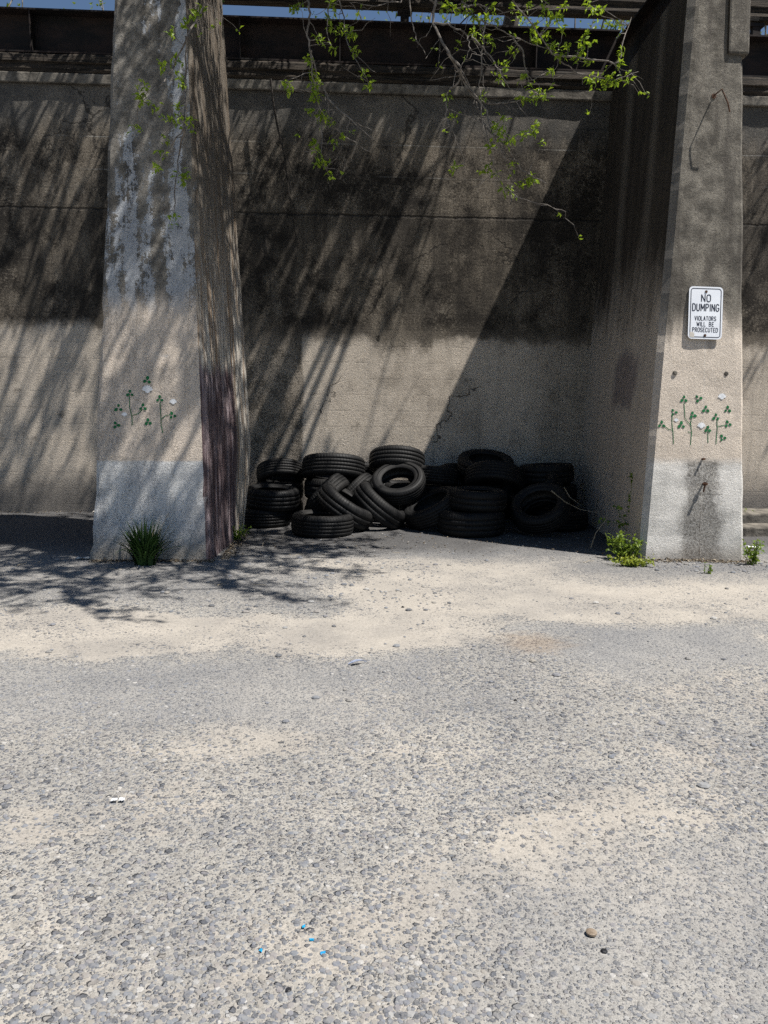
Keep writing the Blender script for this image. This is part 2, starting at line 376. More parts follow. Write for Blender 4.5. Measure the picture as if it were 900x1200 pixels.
def mat_rubber():
    g = NT('dusty_tyre_rubber')
    oi = g.t.nodes.new('ShaderNodeObjectInfo')
    tc = g.t.nodes.new('ShaderNodeTexCoord'); v = tc.outputs['Object']
    n = g.noise(4, 6, .65); f = g.noise(45, 4, .7)
    col = g.mix(g.step(n, .35, .7), (.003, .003, .0035), (.008, .0078, .0075))
    dust = g.mul(g.step(g.add(g.mul(n, .6), g.mul(f, .4)), .45, .62), .45)
    col = g.mix(g.mul(dust, oi.outputs['Random']), col, (.035, .032, .029))
    sep = g.t.nodes.new('ShaderNodeSeparateXYZ'); g.put(sep.inputs[0], v)
    ang = g.m('ARCTAN2', sep.outputs[1], sep.outputs[0])
    r = g.m('SQRT', g.add(g.mul(sep.outputs[0], sep.outputs[0]), g.mul(sep.outputs[1], sep.outputs[1])))
    az = g.m('ABSOLUTE', sep.outputs[2])
    sip = g.band(g.m('FRACT', g.add(g.mul(ang, 60/(2*pi)), g.mul(az, 6))), .0, .22, .06)
    tread = g.step(r, .28, .29)
    h = g.add(g.mul(sip, tread, -.0035), g.mul(f, .0012))
    return g.done(col, g.step(n, .3, .7,.52, .72), g.bump(h, 1, .9), .3)

def mat_leaf(name, a, b, trans=.35):
    g = NT(name)
    oi = g.geo.outputs['Random Per Island']
    col = g.mix(oi, a, b)
    g.done(col, .5, None, .35)
    tr = g.t.nodes.new('ShaderNodeBsdfTranslucent'); g.put(tr.inputs[0], g.mix(.5, col, (a[0]*1.3, a[1]*1.3, a[2]*.6)))
    ms = g.t.nodes.new('ShaderNodeMixShader'); ms.inputs[0].default_value = trans
    g.t.links.new(g.b.outputs[0], ms.inputs[1]); g.t.links.new(tr.outputs[0], ms.inputs[2]); g.t.links.new(ms.outputs[0], g.out.inputs[0])
    return g.mat

M = {}
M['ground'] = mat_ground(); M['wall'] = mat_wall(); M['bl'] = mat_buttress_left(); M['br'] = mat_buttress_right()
M['rubber'] = mat_rubber()
M['liner'] = mat_simple('tyre_inner_liner', (.008, .008, .009), (.02, .02, .02), 20, .6, .001)
M['steel'] = mat_simple('rusted_girder_steel', (.007, .006, .006), (.024, .015, .012), 3, .8, .004, 0, (1, 1, 2.5))
M['timber'] = mat_simple('weathered_timber', (.012, .010, .008), (.06, .047, .035), 5, .9, .02, 0, (.5, 5, 9))
M['coping'] = mat_simple('coping_concrete', (.07, .063, .053), (.20, .18, .15), 7, .95, .01)
M['earth'] = mat_simple('embankment_earth', (.06, .05, .035), (.16, .13, .09), 2, .95, .02)
M['bark'] = mat_simple('grey_bark', (.10, .085, .07), (.24, .215, .18), 14, .9, .004, 0, (1, 1, .4))
M['twig'] = mat_simple('pale_twig_bark', (.085, .072, .06), (.22, .195, .17), 20, .8, .001)
M['vine'] = mat_simple('dark_vine_bark', (.02, .017, .014), (.05, .042, .035), 20, .9, .001)
M['leaf'] = mat_leaf('young_leaf_green', (.30, .40, .035), (.17, .27, .02), .45)
M['leaf_tree'] = mat_leaf('tree_leaf_green', (.09, .14, .02), (.05, .09, .015), .3)
M['weed'] = mat_leaf('weed_leaf_green', (.22, .29, .03), (.09, .16, .022), .35)
M['moss'] = mat_leaf('low_weed_yellow_green', (.33, .36, .04), (.2, .25, .03), .3)
M['blade'] = mat_leaf('strap_leaf_green', (.022, .055, .014), (.045, .095, .02), .2)
M['paint_green'] = mat_simple('stencil_green_paint', (.008, .09, .03), (.015, .16, .055), 30, .8, .001)
M['paint_white'] = mat_simple('stencil_white_paint', (.62, .64, .66), (.8, .8, .8), 30, .8, .001)
M['sign_white'] = mat_simple('sign_white_sheeting', (.74, .76, .80), (.80, .82, .85), 4, .45, .0005, spec=.5)
M['sign_black'] = mat_simple('sign_dark_ink', (.018, .022, .04), (.03, .034, .05), 20, .5, .0003)
M['tape'] = mat_simple('beige_tape', (.52, .48, .42), (.6, .56, .5), 20, .8, .0005)
M['rust'] = mat_simple('rusted_rebar', (.03, .018, .012), (.12, .055, .03), 40, .9, .002)
M['stone'] = mat_simple('loose_stone', (.13, .125, .12), (.42, .39, .35), 9, .9, .003)
g_ = NT('mixed_gravel'); r_ = g_.geo.outputs['Random Per Island']
M['gravel'] = g_.done(g_.mix(g_.step(g_.noise(160, 3, .7), .35, .65, 0, .5), g_.ramp(r_, [(0, (.07, .075, .085)), (.2, (.125, .13, .145)), (.42, (.17, .18, .205)), (.55, (.21, .195, .195)), (.68, (.27, .245, .21)), (.8, (.14, .155, .18)), (.92, (.30, .295, .285)), (1, (.44, .42, .39))]), (.25, .24, .225)), .88, None, .25)
d_ = NT('dry_litter'); M['dead'] = d_.done(d_.ramp(d_.geo.outputs['Random Per Island'], [(0, (.04, .03, .022)), (.4, (.10, .075, .05)), (.7, (.19, .15, .10)), (1, (.33, .29, .23))]), .9)
M['litter'] = mat_simple('litter_paper', (.66, .66, .65), (.82, .82, .82), 10, .7, .001)
M['blue'] = mat_simple('blue_plastic_chip', (.01, .22, .45), (.02, .32, .55), 10, .4, .0005)
M['copper'] = mat_simple('tarnished_brown_disc', (.16, .12, .085), (.27, .215, .16), 60, .6, .002)
M['black'] = mat_simple('black_pebble', (.008, .008, .01), (.025, .025, .028), 30, .5, .001)
M['feather'] = mat_simple('grey_blue_feather', (.16, .19, .27), (.27, .30, .38), 60, .7, .001)
M['strawdead'] = mat_simple('dry_stem', (.22, .18, .12), (.40, .34, .25), 30, .8, .001)

# ------------------------------------------------------------------ ground and embankment
def axis_lines(parts):
    out = []
    for a, b, n in parts: out += [a+(b-a)*i/n for i in range(n)]
    return out + [parts[-1][1]]
gx = axis_lines([(-350, -30, 6), (-30, -7, 12), (-7, 7, 110), (7, 30, 12), (30, 350, 6)])
gy = axis_lines([(-350, -20, 6), (-20, 1, 12), (1, 10.2, 80), (10.2, 30, 4), (30, 350, 6)])
def gz(x, y):
    if not (-7 < x < 7 and 1 < y < 9.6): return 0
    return .014*(mn.noise(Vector((x*.9, y*.9, 0))) + .5*mn.noise(Vector((x*2.6, y*2.6, 4)))) - .006
gv = [(x, y, gz(x, y)) for y in gy for x in gx]; nx = len(gx)
gf = [(j*nx+i, j*nx+i+1, (j+1)*nx+i+1, (j+1)*nx+i) for j in range(len(gy)-1) for i in range(nx-1)]
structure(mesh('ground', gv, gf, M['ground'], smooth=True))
ev = []; ex = axis_lines([(-120, -14, 6), (-14, 14, 28), (14, 120, 6)]); ey = axis_lines([(10.35, 14, 6), (14, 120, 8)])
for y in ey:
    for x in ex: ev.append((x, y, 5.0 + .1*mn.noise(Vector((x*.7, y*.7, 2)))))
nx = len(ex)
eo = mesh('embankment', ev, [(j*nx+i, j*nx+i+1, (j+1)*nx+i+1, (j+1)*nx+i) for j in range(len(ey)-1) for i in range(nx-1)], M['earth'], smooth=True)
structure(eo)

# ------------------------------------------------------------------ retaining wall
WY = 9.75
t = tag(empty('retaining_wall', (0, WY, 0)), 'long soot darkened concrete retaining wall behind the tyres with a faded beige painted lower band', 'wall')
mb = MB()
wx = axis_lines([(-14, -6, 10), (-6, 6.5, 110), (6.5, 14, 10)]); wz = axis_lines([(-.1, 4.93, 44)])
vs = []
for z in wz:
    for x in wx:
        d = .012*mn.noise(Vector((x*1.3, z*1.3, 3))) + .006*mn.noise(Vector((x*5, z*5, 9)))
        if abs(z-3.56) < .03: d -= .0
        vs.append((x, WY - .01 + d, z))
nx = len(wx)
mb.add(vs, [(j*nx+i, j*nx+i+1, (j+1)*nx+i+1, (j+1)*nx+i) for j in range(len(wz)-1) for i in range(nx-1)])
mb.box(-14, 14, WY+.03, WY+.6, -.1, 4.925)
mb.build('wall_face', M['wall'], t, smooth=True)
mb = MB(); mb.box(-14, 14, WY-.055, WY+.6, 4.932, 5.045); o = mb.build('coping', M['coping'], t)
bv = o.modifiers.new('bevel', 'BEVEL'); bv.width = .012; bv.segments = 2
mb = MB(); mb.box(2.63, 3.12, WY-.045, WY+.01, -.1, 4.60)
for i, v in enumerate(mb.v):
    if v.z > 1: mb.v[i] = v + Vector((.16, 0, 0))
mb.build('pilaster', M['wall'], t)

# ------------------------------------------------------------------ buttresses
def buttress_mesh(name, sect, ztop, mat, parent, chip, seed, levels=70):
    """sect(z) -> list of corner points; each side is subdivided and roughened"""
    mb = MB(); c0 = sect(0); n = len(c0); cnt = []
    for i in range(n):
        L = (c0[(i+1) % n]-c0[i]).length; cnt.append(max(1, int(L/.07)))
    rows = []
    for k in range(levels+1):
        z = -.08 + (ztop+.08)*k/levels; c = sect(z); row = []
        cen = sum(c, Vector((0, 0)))/n
        for i in range(n):
            a, b = c[i], c[(i+1) % n]
            for j in range(cnt[i]):
                p = a.lerp(b, j/cnt[i]); q = Vector((p.x, p.y, z))
                amp = .010*mn.noise(q*2.2+Vector((seed, 0, 0))) + .007*mn.noise(q*7+Vector((0, seed, 0)))
                if j == 0:                                    # arris: knocked off here and there
                    e = mn.noise(q*Vector((1, 1, 1)).z*3.1+Vector((seed*2, 3, 0))) + .6*mn.noise(q*9+Vector((1, seed, 0)))
                    amp -= chip[i]*max(0, e-.05)
                d = Vector((p.x-cen.x, p.y-cen.y)); d = d.normalized() if d.length else d
                row.append(Vector((p.x+d.x*amp, p.y+d.y*amp, z)))
        rows.append(row)
    m = len(rows[0])
    mb.add([v for r in rows for v in r], [(k*m+i, k*m+(i+1) % m, (k+1)*m+(i+1) % m, (k+1)*m+i) for k in range(levels) for i in range(m)])
    mb.add(rows[-1], [tuple(range(m))])
    return mb.build(name, mat, parent)
V2 = lambda x, y: Vector((x, y))
def sect_left(z):
    f = F0+FQ*z
    flare = .02*max(0, 1-z/.35)
    return [V2(-2.145+.052*z-flare, f+.02), V2(-2.119+.052*z, f-flare), V2(-1.17-.031*z, f-flare), V2(-1.14-.031*z+flare, f+.05), V2(-.90-.054*z-.14*max(0, 1-z/.9), 8.3), V2(-2.08+.03*z, 8.3)]
def sect_right(z):
    f = F0+FQ*z
    return [V2(2.655+.064*z, f+.045), V2(2.705+.066*z, f), V2(3.585-.035*z, f), V2(3.613-.035*z, f+.03), V2(3.70, WY+.05), V2(2.975+.04*z, WY+.05)]
BL = tag(empty('concrete_buttress', (-1.65, 7.5, 0)), 'left concrete buttress with peeling whitewash, a beige band and an iris at its foot', 'buttress')
buttress_mesh('shaft', sect_left, 5.7, M['bl'], BL, [.05, .06, .05, .02, 0, 0], 3.3, 84)
BR = tag(empty('concrete_buttress', (3.15, 7.5, 0)), 'right concrete buttress carrying the white warning sign, pale below and dark above', 'buttress')
buttress_mesh('shaft', sect_right, 5.07, M['br'], BR, [.003, .014, .010, .008, 0, 0], 8.1, 70)
mb = MB(); mb.box(3.311, 3.502, 7.075, 7.6, 4.38, 5.10); 
for i, v in enumerate(mb.v):
    if v.y < 7.3: mb.v[i] = v + Vector((0, FQ*(v.z-4.38), 0))
o = mb.build('corbel', M['br'], BR); bv = o.modifiers.new('bevel', 'BEVEL'); bv.width = .02; bv.segments = 2

# painted clover stencils: thin sheets of paint on the sloping faces
FN = Vector((0, -1, FQ)).normalized(); FU = Vector((0, FQ, 1)).normalized(); FX = Vector((1, 0, 0))
def disc(mb, c, r, n=9, sq=1.0, rot=0, m=0):
    ps = [c + FX*(r*cos(a)*cos(rot)-r*sq*sin(a)*sin(rot)) + FU*(r*cos(a)*sin(rot)+r*sq*sin(a)*cos(rot)) for a in [2*pi*k/n for k in range(n)]]
    c2 = drop(c, .0042); ps = [drop(p, .004) for p in ps]; mb.add([c2]+ps, [(0, 1+k, 1+(k+1) % n) for k in range(n)], m)
def ribbon(mb, pts, wd, m=0):
    pts = [pts[i].lerp(pts[i+1], k/4) for i in range(len(pts)-1) for k in range(4)] + [pts[-1]]; pts = [drop(p, .003) for p in pts]
    for i in range(len(pts)-1):
        a, b = pts[i], pts[i+1]; d = (b-a).normalized(); s = FN.cross(d).normalized()*wd/2
        e = d*wd*.3
        mb.add([a-s-e, a+s-e, b+s+e, b-s+e], [(0, 1, 2, 3)], m)
from mathutils.bvhtree import BVHTree
bpy.context.view_layer.update()
BVH = []
for root in (BL, BR):
    bm = bmesh.new(); sh = [c for c in root.children if c.name.startswith('shaft')][0]; bm.from_mesh(sh.data); BVH.append(BVHTree.FromBMesh(bm)); bm.free()
def drop(p, off):
    h = BVH[0 if p.x < 0 else 1].ray_cast(p + FN*.2, -FN)[0]
    return (h if h else p) + FN*off
def face_pt(px, py, off=.003): return drop(on_face(px, py), off)
def sprig(parent, leaves, stems):
    mb = MB()
    for (px, py, rot) in leaves:
        c = face_pt(px, py); k = .021*rnd(.9, 1.1)
        for a in (90, 210, 330):
            a = radians(a+rot); disc(mb, c + FX*(k*cos(a)) + FU*(k*sin(a)), .0155*rnd(.85, 1.15), 8, .8, a)
    for s in stems:
        ribbon(mb, [face_pt(px, py, .0025) for px, py in s], .006)
    return mb.build('painted_clover', M['paint_green'], parent)
def bloom(parent, px, py, r, up=True):
    mb = MB(); c = face_pt(px, py, .003)
    for k in range(7):
        a = radians(15+25*k); disc(mb, c + FX*(r*.55*cos(a)) + FU*(r*.55*sin(a)), r*.42, 7, .45, a)
    disc(mb, c - FU*(r*.05), r*.42, 8, .8)
    return mb.build('painted_flower', M['paint_white'], parent)
def q5(x, y): return (120+x*110/900, 420+y*100/818)
def q6(x, y): return (760+x*120/900, 440+y*100/750)
L = lambda q, x, y, r=0: (*q(x, y), r)
sprig(BL, [L(q5, 265, 338), L(q5, 390, 470)], [[q5(258, 365), q5(262, 470), q5(285, 560), q5(288, 640)], [q5(290, 545), q5(345, 530), q5(385, 490)]])
sprig(BL, [L(q5, 550, 390), L(q5, 672, 548, 20)], [[q5(552, 415), q5(562, 580), q5(562, 640), q5(578, 710)], [q5(568, 580), q5(600, 550), q5(645, 540)]])
for x, y, r in ((432, 212, -10), (155, 478, 0), (135, 640, 25), (440, 612, 5)): sprig(BL, [L(q5, x, y, r)], [])
bloom(BL, *q5(432, 310), .052); bloom(BL, *q5(680, 425), .036); bloom(BL, *q5(213, 545), .028)
sprig(BR, [L(q6, 222, 325, 30), L(q6, 115, 432)], [[q6(208, 345), q6(206, 420), q6(215, 520), q6(217, 600)], [q6(135, 440), q6(175, 475), q6(208, 480)]])
sprig(BR, [L(q6, 310, 210)], [[q6(312, 240), q6(318, 370), q6(345, 410), q6(372, 440)]])
sprig(BR, [L(q6, 388, 350, 15)], [[q6(378, 375), q6(368, 420), q6(378, 500), q6(366, 610)], [q6(372, 505), q6(345, 495)]])
sprig(BR, [L(q6, 590, 368), L(q6, 697, 428, 20)], [[q6(600, 390), q6(602, 470), q6(592, 600)], [q6(606, 450), q6(650, 440), q6(685, 435)]])
sprig(BR, [L(q6, 518, 475)], [[q6(520, 490), q6(522, 590)]])
for x, y, r in ((436, 204, 40), (500, 300, 0), (695, 300, 0), (287, 438, 0), (650, 550, 30)): sprig(BR, [L(q6, x, y, r)], [])
bloom(BR, *q6(645, 195), .042); bloom(BR, *q6(462, 450), .042); bloom(BR, *q6(243, 398), .024)

# rusting bolts and bent bars cast into the right buttress
mb = MB(); a = on_face(836, 113)
mb.tube([a-FN*.03, a+FN*.05, a+FN*.13+FX*.012, on_face(843, 130)+FN*.15, on_face(846.5, 139)+FN*.13], .006, 7); mb.tube([a+FN*.0, a+FN*.012], .022, 8)
mb.build('bent_bar', M['rust'], BR)
mb = MB(); a = on_face(823.5, 567)
mb.tube([a-FN*.03, a+FN*.085], .009, 7); mb.tube([a+FN*.035, a+FN*.05], .02, 6); mb.tube([a+FN*.05+FU*.0, a+FN*.06-FU*.07-FX*.02], .007, 6)
mb.build('anchor_bolt', M['rust'], BR)
mb = MB(); a = on_face(823, 538); mb.tube([a-FN*.03, a+FN*.045], .010, 7); mb.build('anchor_bolt', M['rust'], BR)
for px, py in ((791, 437), (850.5, 438)):
    mb = MB(); a = on_face(px, py); mb.tube([a-FN*.02, a+FN*.010, a+FN*.014], [.024, .020, .012], 10); mb.build('tie_plug', M['coping'], BR)

# ------------------------------------------------------------------ warning sign
pa, pb, pc, pd = on_face(807.3, 336), on_face(846.5, 338.7), on_face(805, 396), on_face(843.5, 398)
sc = (pa+pb+pc+pd)/4 + FN*.02
su = ((pa+pb)-(pc+pd)).normalized(); sx = ((pb+pd)-(pa+pc)); sx = (sx-su*sx.dot(su)).normalized(); sn = sx.cross(su)
if sn.y > 0: sn = -sn
su = (su + sn*-.03).normalized(); sn = sx.cross(su)
SW, SH = .305, .457
S = tag(empty('warning_sign', sc), 'white metal NO DUMPING sign with dark lettering bolted to the right buttress', 'sign')
def sp(u, v, d=0): return sc + sx*u + su*v + sn*d
def rrect(wd, hg, r, n=6):
    out = []
    for cx, cy, a0 in ((wd/2-r, hg/2-r, 0), (-wd/2+r, hg/2-r, 90), (-wd/2+r, -hg/2+r, 180), (wd/2-r, -hg/2+r, 270)):
        out += [(cx+r*cos(radians(a0+90*k/n)), cy+r*sin(radians(a0+90*k/n))) for k in range(n+1)]
    return out
pl = rrect(SW, SH, .035); n = len(pl); mb = MB()
mb.add([sp(u, v, 0) for u, v in pl]+[sp(u, v, -.004) for u, v in pl], [tuple(range(n)), tuple(range(2*n-1, n-1, -1))]+[(i, n+i, n+(i+1) % n, (i+1) % n) for i in range(n)])
mb.build('plate', M['sign_white'], S)
a_, b_ = rrect(SW-.028, SH-.028, .026), rrect(SW-.041, SH-.041, .020); mb = MB()
mb.add([sp(u, v, .0012) for u, v in a_]+[sp(u, v, .0012) for u, v in b_], [(i, (i+1) % n, n+(i+1) % n, n+i) for i in range(n)])
mb.build('border', M['sign_black'], S)
arc = lambda cx, cy, rx, ry, a, b, k=8: [(cx+rx*cos(radians(a+(b-a)*i/k)), cy+ry*sin(radians(a+(b-a)*i/k))) for i in range(k+1)]
GL = {   # strokes in a 0..0.6 wide, 0..1 high box
 'N': [[(0, 0), (0, 1)], [(0, 1), (.55, 0)], [(.55, 0), (.55, 1)]],
 'O': [arc(.28, .75, .28, .25, 0, 180)+arc(.28, .25, .28, .25, 180, 360)+[(.56, .75)]],
 'D': [[(0, 0), (0, 1), (.25, 1)]+arc(.25, .7, .3, .3, 90, 0)+arc(.25, .3, .3, .3, 0, -90)+[(0, 0)]],
 'U': [[(0, 1), (0, .27)]+arc(.27, .27, .27, .27, 180, 360)+[(.54, 1)]],
 'M': [[(0, 0), (0, 1)], [(0, 1), (.34, .3)], [(.34, .3), (.68, 1)], [(.68, 1), (.68, 0)]],
 'P': [[(0, 0), (0, 1), (.28, 1)]+arc(.28, .74, .24, .26, 90, -90)+[(0, .48)]],
 'I': [[(.03, 0), (.03, 1)]],
 'G': [arc(.28, .73, .28, .27, 25, 180)+arc(.28, .27, .28, .27, 180, 360)+[(.56, .45), (.32, .45)]],
 'V': [[(0, 1), (.28, 0)], [(.28, 0), (.56, 1)]],
 'L': [[(0, 1), (0, 0), (.45, 0)]],
 'A': [[(0, 0), (.28, 1)], [(.28, 1), (.56, 0)], [(.1, .32), (.46, .32)]],
 'T': [[(0, 1), (.54, 1)], [(.27, 1), (.27, 0)]],
 'R': [[(0, 0), (0, 1), (.28, 1)]+arc(.28, .75, .24, .25, 90, -90)+[(0, .5)], [(.26, .5), (.54, 0)]],
 'S': [arc(.27, .74, .26, .26, 20, 270)+arc(.27, .25, .27, .25, 90, -160)],
 'W': [[(0, 1), (.2, 0)], [(.2, 0), (.4, .8)], [(.4, .8), (.6, 0)], [(.6, 0), (.8, 1)]],
 'B': [[(0, 0), (0, 1), (.26, 1)]+arc(.26, .76, .23, .24, 90, -90)+[(0, .52)], [(.26, .52)]+arc(.27, .26, .26, .26, 90, -90)+[(0, 0)]],
 'E': [[(.46, 1), (0, 1), (0, 0), (.46, 0)], [(0, .52), (.38, .52)]],
 'C': [arc(.28, .72, .28, .28, 20, 180)+arc(.28, .28, .28, .28, 180, 340)]}
WID = {'I': .06, 'M': .68, 'W': .8, 'L': .45, 'E': .46, ' ': .42}
def lettering(text, vbase, h, wd, total, uc=0):
    gap = .30; width = sum(WID.get(c, .55) for c in text)+gap*(len(text)-1); k = total/width
    mb = MB(); u = uc-total/2
    for c in text:
        for s in GL.get(c, []):
            ps = [(u+x*k, vbase+y*h) for x, y in s]
            for i in range(len(ps)-1):
                (x0, y0), (x1, y1) = ps[i], ps[i+1]; Ld = hypot(x1-x0, y1-y0)
                if Ld < 1e-6: continue
                dx, dy = (x1-x0)/Ld*wd/2, (y1-y0)/Ld*wd/2; e = .35; d = .0012 + .00002*(i % 7)
                mb.add([sp(x0-dy-dx*e, y0+dx-dy*e, d), sp(x0+dy-dx*e, y0-dx-dy*e, d), sp(x1+dy+dx*e, y1-dx+dy*e, d), sp(x1-dy+dx*e, y1+dx+dy*e, d)], [(0, 1, 2, 3)])
        u += (WID.get(c, .55)+gap)*k
    return mb.build('lettering', M['sign_black'], S)
lettering('NO', .098, .060, .0085, .080); lettering('DUMPING', .017, .060, .0085, .236)
lettering('VIOLATORS', -.066, .036, .0052, .190); lettering('WILL', -.116, .036, .0052, .078, -.037); lettering('BE', -.116, .036, .0052, .042, .056); lettering('PROSECUTED', -.166, .036, .0052, .226)
for v in (.185, -.196):
    mb = MB(); mb.tube([sp(0, v, -.03), sp(0, v, .006)], .009, 8); mb.tube([sp(0, v, .0014), sp(0, v, .004)], .012, 10); mb.build('bolt', M['rust'], S)
mb = MB(); mb.add([sp(u, v, .002) for u, v in ((-.135, -.212), (-.098, -.216), (-.095, -.185), (-.112, -.168), (-.138, -.172))], [(0, 1, 2, 3, 4)]); mb.build('tape_patch', M['tape'], S)

# ------------------------------------------------------------------ steel and timber above the wall
def girder(x0, x1, label):
    t = tag(empty('steel_girder', ((x0+x1)/2, WY+.1, 5.25)), label, 'girder')
    z0, z1 = 5.262, 5.73
    mb = MB(); mb.box(x0, x1, WY+.12, WY+.14, z0+.018, z1-.018); mb.build('web', M['steel'], t)
    mb = MB(); mb.box(x0, x1, WY-.03, WY+.29, z1-.018, z1); mb.build('top_flange', M['steel'], t)
    mb = MB(); mb.box(x0, x1, WY-.03, WY+.29, z0, z0+.018); mb.build('bottom_flange', M['steel'], t)
    x = x0+.4
    while x < x1-.1:
        mb = MB(); mb.box(x, x+.012, WY-.02, WY+.118, z0+.02, z1-.02); mb.build('stiffener', M['steel'], t); x += 1.15
    return t
girder(-12, -1.62, 'dark rusty steel girder over the bay left of the left buttress')
girder(-1.60, 3.24, 'dark rusty steel girder above the tyre bay between both buttresses')
girder(3.75, 12, 'dark rusty steel girder over the bay right of the sign')
def bearer(x0, x1, label):
    n = int((x1-x0)/.06); mb = MB()
    prof = [(WY-.045, 5.05), (WY-.065, 5.08), (WY-.05, 5.14), (WY-.075, 5.155), (WY-.06, 5.225), (WY-.03, 5.255), (WY+.35, 5.255), (WY+.35, 5.05)]
    vs = []
    for i in range(n+1):
        x = x0+(x1-x0)*i/n
        for k, (y, z) in enumerate(prof):
            a = .018*mn.noise(Vector((x*1.2, k*3.7, 1))) + .012*mn.noise(Vector((x*6, k*5.1, 5)))
            vs.append((x, y+(a if k < 6 else 0), z+(.5*a if 0 < k < 5 else 0)))
    m = len(prof)
    mb.add(vs, [(i*m+k, (i+1)*m+k, (i+1)*m+(k+1) % m, i*m+(k+1) % m) for i in range(n) for k in range(m)])
    mb.add(vs[:m], [tuple(range(m))]); mb.add(vs[-m:], [tuple(range(m))[::-1]])
    return tag(mb.build('timber_beam', M['timber']), label, 'beam')
bearer(-12, -1.62, 'split weathered timber beam under the girder left of the left buttress')
bearer(-1.60, 3.2, 'split weathered timber beam under the girder above the tyre pile')
bearer(3.75, 12, 'split weathered timber beam under the girder right of the sign')
# cross girder on the right buttress and the long beam resting on it
t = tag(empty('cross_girder', (3.45, 9, 5.08)), 'dark steel cross girder running back over the top of the right buttress', 'girder')
mb = MB(); mb.box(3.40, 3.42, 7.85, 10.9, 5.10, 5.70); mb.build('web', M['steel'], t)
mb = MB(); mb.box(3.27, 3.56, 7.85, 10.9, 5.082, 5.10); mb.build('bottom_flange', M['steel'], t)
mb = MB(); mb.box(3.27, 3.56, 7.85, 10.9, 5.70, 5.72); mb.build('top_flange', M['steel'], t)
mb = MB(); x0, x1 = -2.6, 9.0; n = 150; vs = []
prof = [(10.35, 6.18), (10.33, 6.22), (10.36, 6.28), (10.34, 6.34), (10.37, 6.52), (10.47, 6.52), (10.47, 6.18)]
for i in range(n+1):
    x = x0+(x1-x0)*i/n
    for k, (y, z) in enumerate(prof): a = .02*mn.noise(Vector((x*1.1, k*2.9, 7))); vs.append((x, y+a, z+a*.5))
m = len(prof)
mb.add(vs, [(i*m+k, (i+1)*m+k, (i+1)*m+(k+1) % m, i*m+(k+1) % m) for i in range(n) for k in range(m)])
mb.add(vs[:m], [tuple(range(m))]); mb.add(vs[-m:], [tuple(range(m))[::-1]])
tag(mb.build('deck_beam', M['timber']), 'topmost brown timber beam, above the strip of sky over the tyre bay', 'beam')
for x, lab in ((.75, 'rusty steel post in the sky strip above the tyre pile'), (5.2, 'rusty steel post in the sky strip right of the sign'), (-2.3, 'rusty steel post holding the topmost beam behind the left buttress')):
    mb = MB(); mb.box(x-.05, x+.05, 10.37, 10.45, 4.95, 6.155); mb.box(x-.09, x+.09, 10.36, 10.46, 6.12, 6.16); tag(mb.build('steel_post', M['steel']), lab, 'post')

# ------------------------------------------------------------------ tyres
def lathe(prof, n, lo=None):
    vs = []; fs = []; m = len(prof)
    for k in range(n):
        a = 2*pi*k/n
        vs += [(r*cos(a), r*sin(a), z) for r, z in prof]
    for k in range(n):
        for i in range(m-1):
            a, b = k*m, ((k+1) % n)*m
            fs.append((a+i, b+i, b+i+1, a+i+1))
    return vs, fs
def tyre_meshes(R, wd, ribs, n=72):
    h = wd/2; Rr = R*.60 if R < .33 else R*.61
    tr = [(R-.022, -h*.86)]
    zs = h*.80; cnt = ribs; pitch = 2*zs/cnt; gw = .0055
    for i in range(cnt):
        z0 = -zs+pitch*i; z1 = z0+pitch
        cr = lambda z: R - .012*(abs(z)/zs)**2.4
        if i: tr += [(R-.011, z0+gw*.5)]
        tr += [(cr(z0+gw), z0+gw), (cr((z0+z1)/2)+.0006, (z0+z1)/2), (cr(z1-gw), z1-gw)]
        if i < cnt-1: tr += [(R-.011, z1-gw*.5)]
    tr += [(R-.022, h*.86)]
    side = [(R-.024, h*.85), (R-.032, h*.93), (R-.045, h*.975), (R-.048, h*.972), (R-.07, h*1.0), (R-.073, h*.996), (Rr+.055, h*.99), (Rr+.03, h*.93), (Rr+.027, h*.935), (Rr+.012, h*.84), (Rr+.002, h*.78), (Rr-.004, h*.72), (Rr, h*.66), (Rr+.02, h*.66)]
    inner = [(Rr+.018, h*.66), (Rr+.05, h*.84), (R-.075, h*.89), (R-.045, h*.78), (R-.034, h*.4), (R-.032, 0)]
    inner = inner+[(r, -z) for r, z in inner[-2::-1]]
    out = []
    for nm, pf, mt in (('tread', tr, M['rubber']), ('sidewall', side, M['rubber']), ('sidewall', [(r, -z) for r, z in side][::-1], M['rubber']), ('inner_liner', inner[::-1], M['liner'])):
        vs, fs = lathe(pf, n); me = bpy.data.meshes.new(nm); me.from_pydata(vs, [], [f[::-1] for f in fs]); me.update(); me.materials.append(mt)
        me.polygons.foreach_set('use_smooth', [True]*len(me.polygons)); out.append((nm, me))
    return out
TM = {}
def tyre(px, py, Y, R, wd, axis, label, z=None, group='discarded tyres piled in the bay'):
    key = (round(R, 2), round(wd, 2)); 
    if key not in TM: TM[key] = tyre_meshes(key[0], key[1], (5, 4, 3)[len(TM) % 3])
    p = at(px, py, Y)
    if z is not None: p.z = z
    t = tag(empty('tyre', p), label, 'tyre', group)
    t.rotation_mode = 'QUATERNION'
    t.rotation_quaternion = Vector(axis).normalized().to_track_quat('Z', 'Y') @ Matrix.Rotation(rnd(0, 6.28), 3, 'Z').to_quaternion()
    t.scale = (1, rnd(.96, 1), rnd(1.03, 1.09))
    for nm, me in TM[key]:
        o = bpy.data.objects.new(nm, me); COL.objects.link(o); o.parent = t
    return t
tyre(311, 606, 8.76, .30, .20, (0, 0, 1), 'bottom tyre of the short stack beside the left buttress', .10)
tyre(319, 578, 8.76, .31, .22, (.04, -.05, 1), 'upper tyre of the short stack beside the left buttress, tread lit', .31)
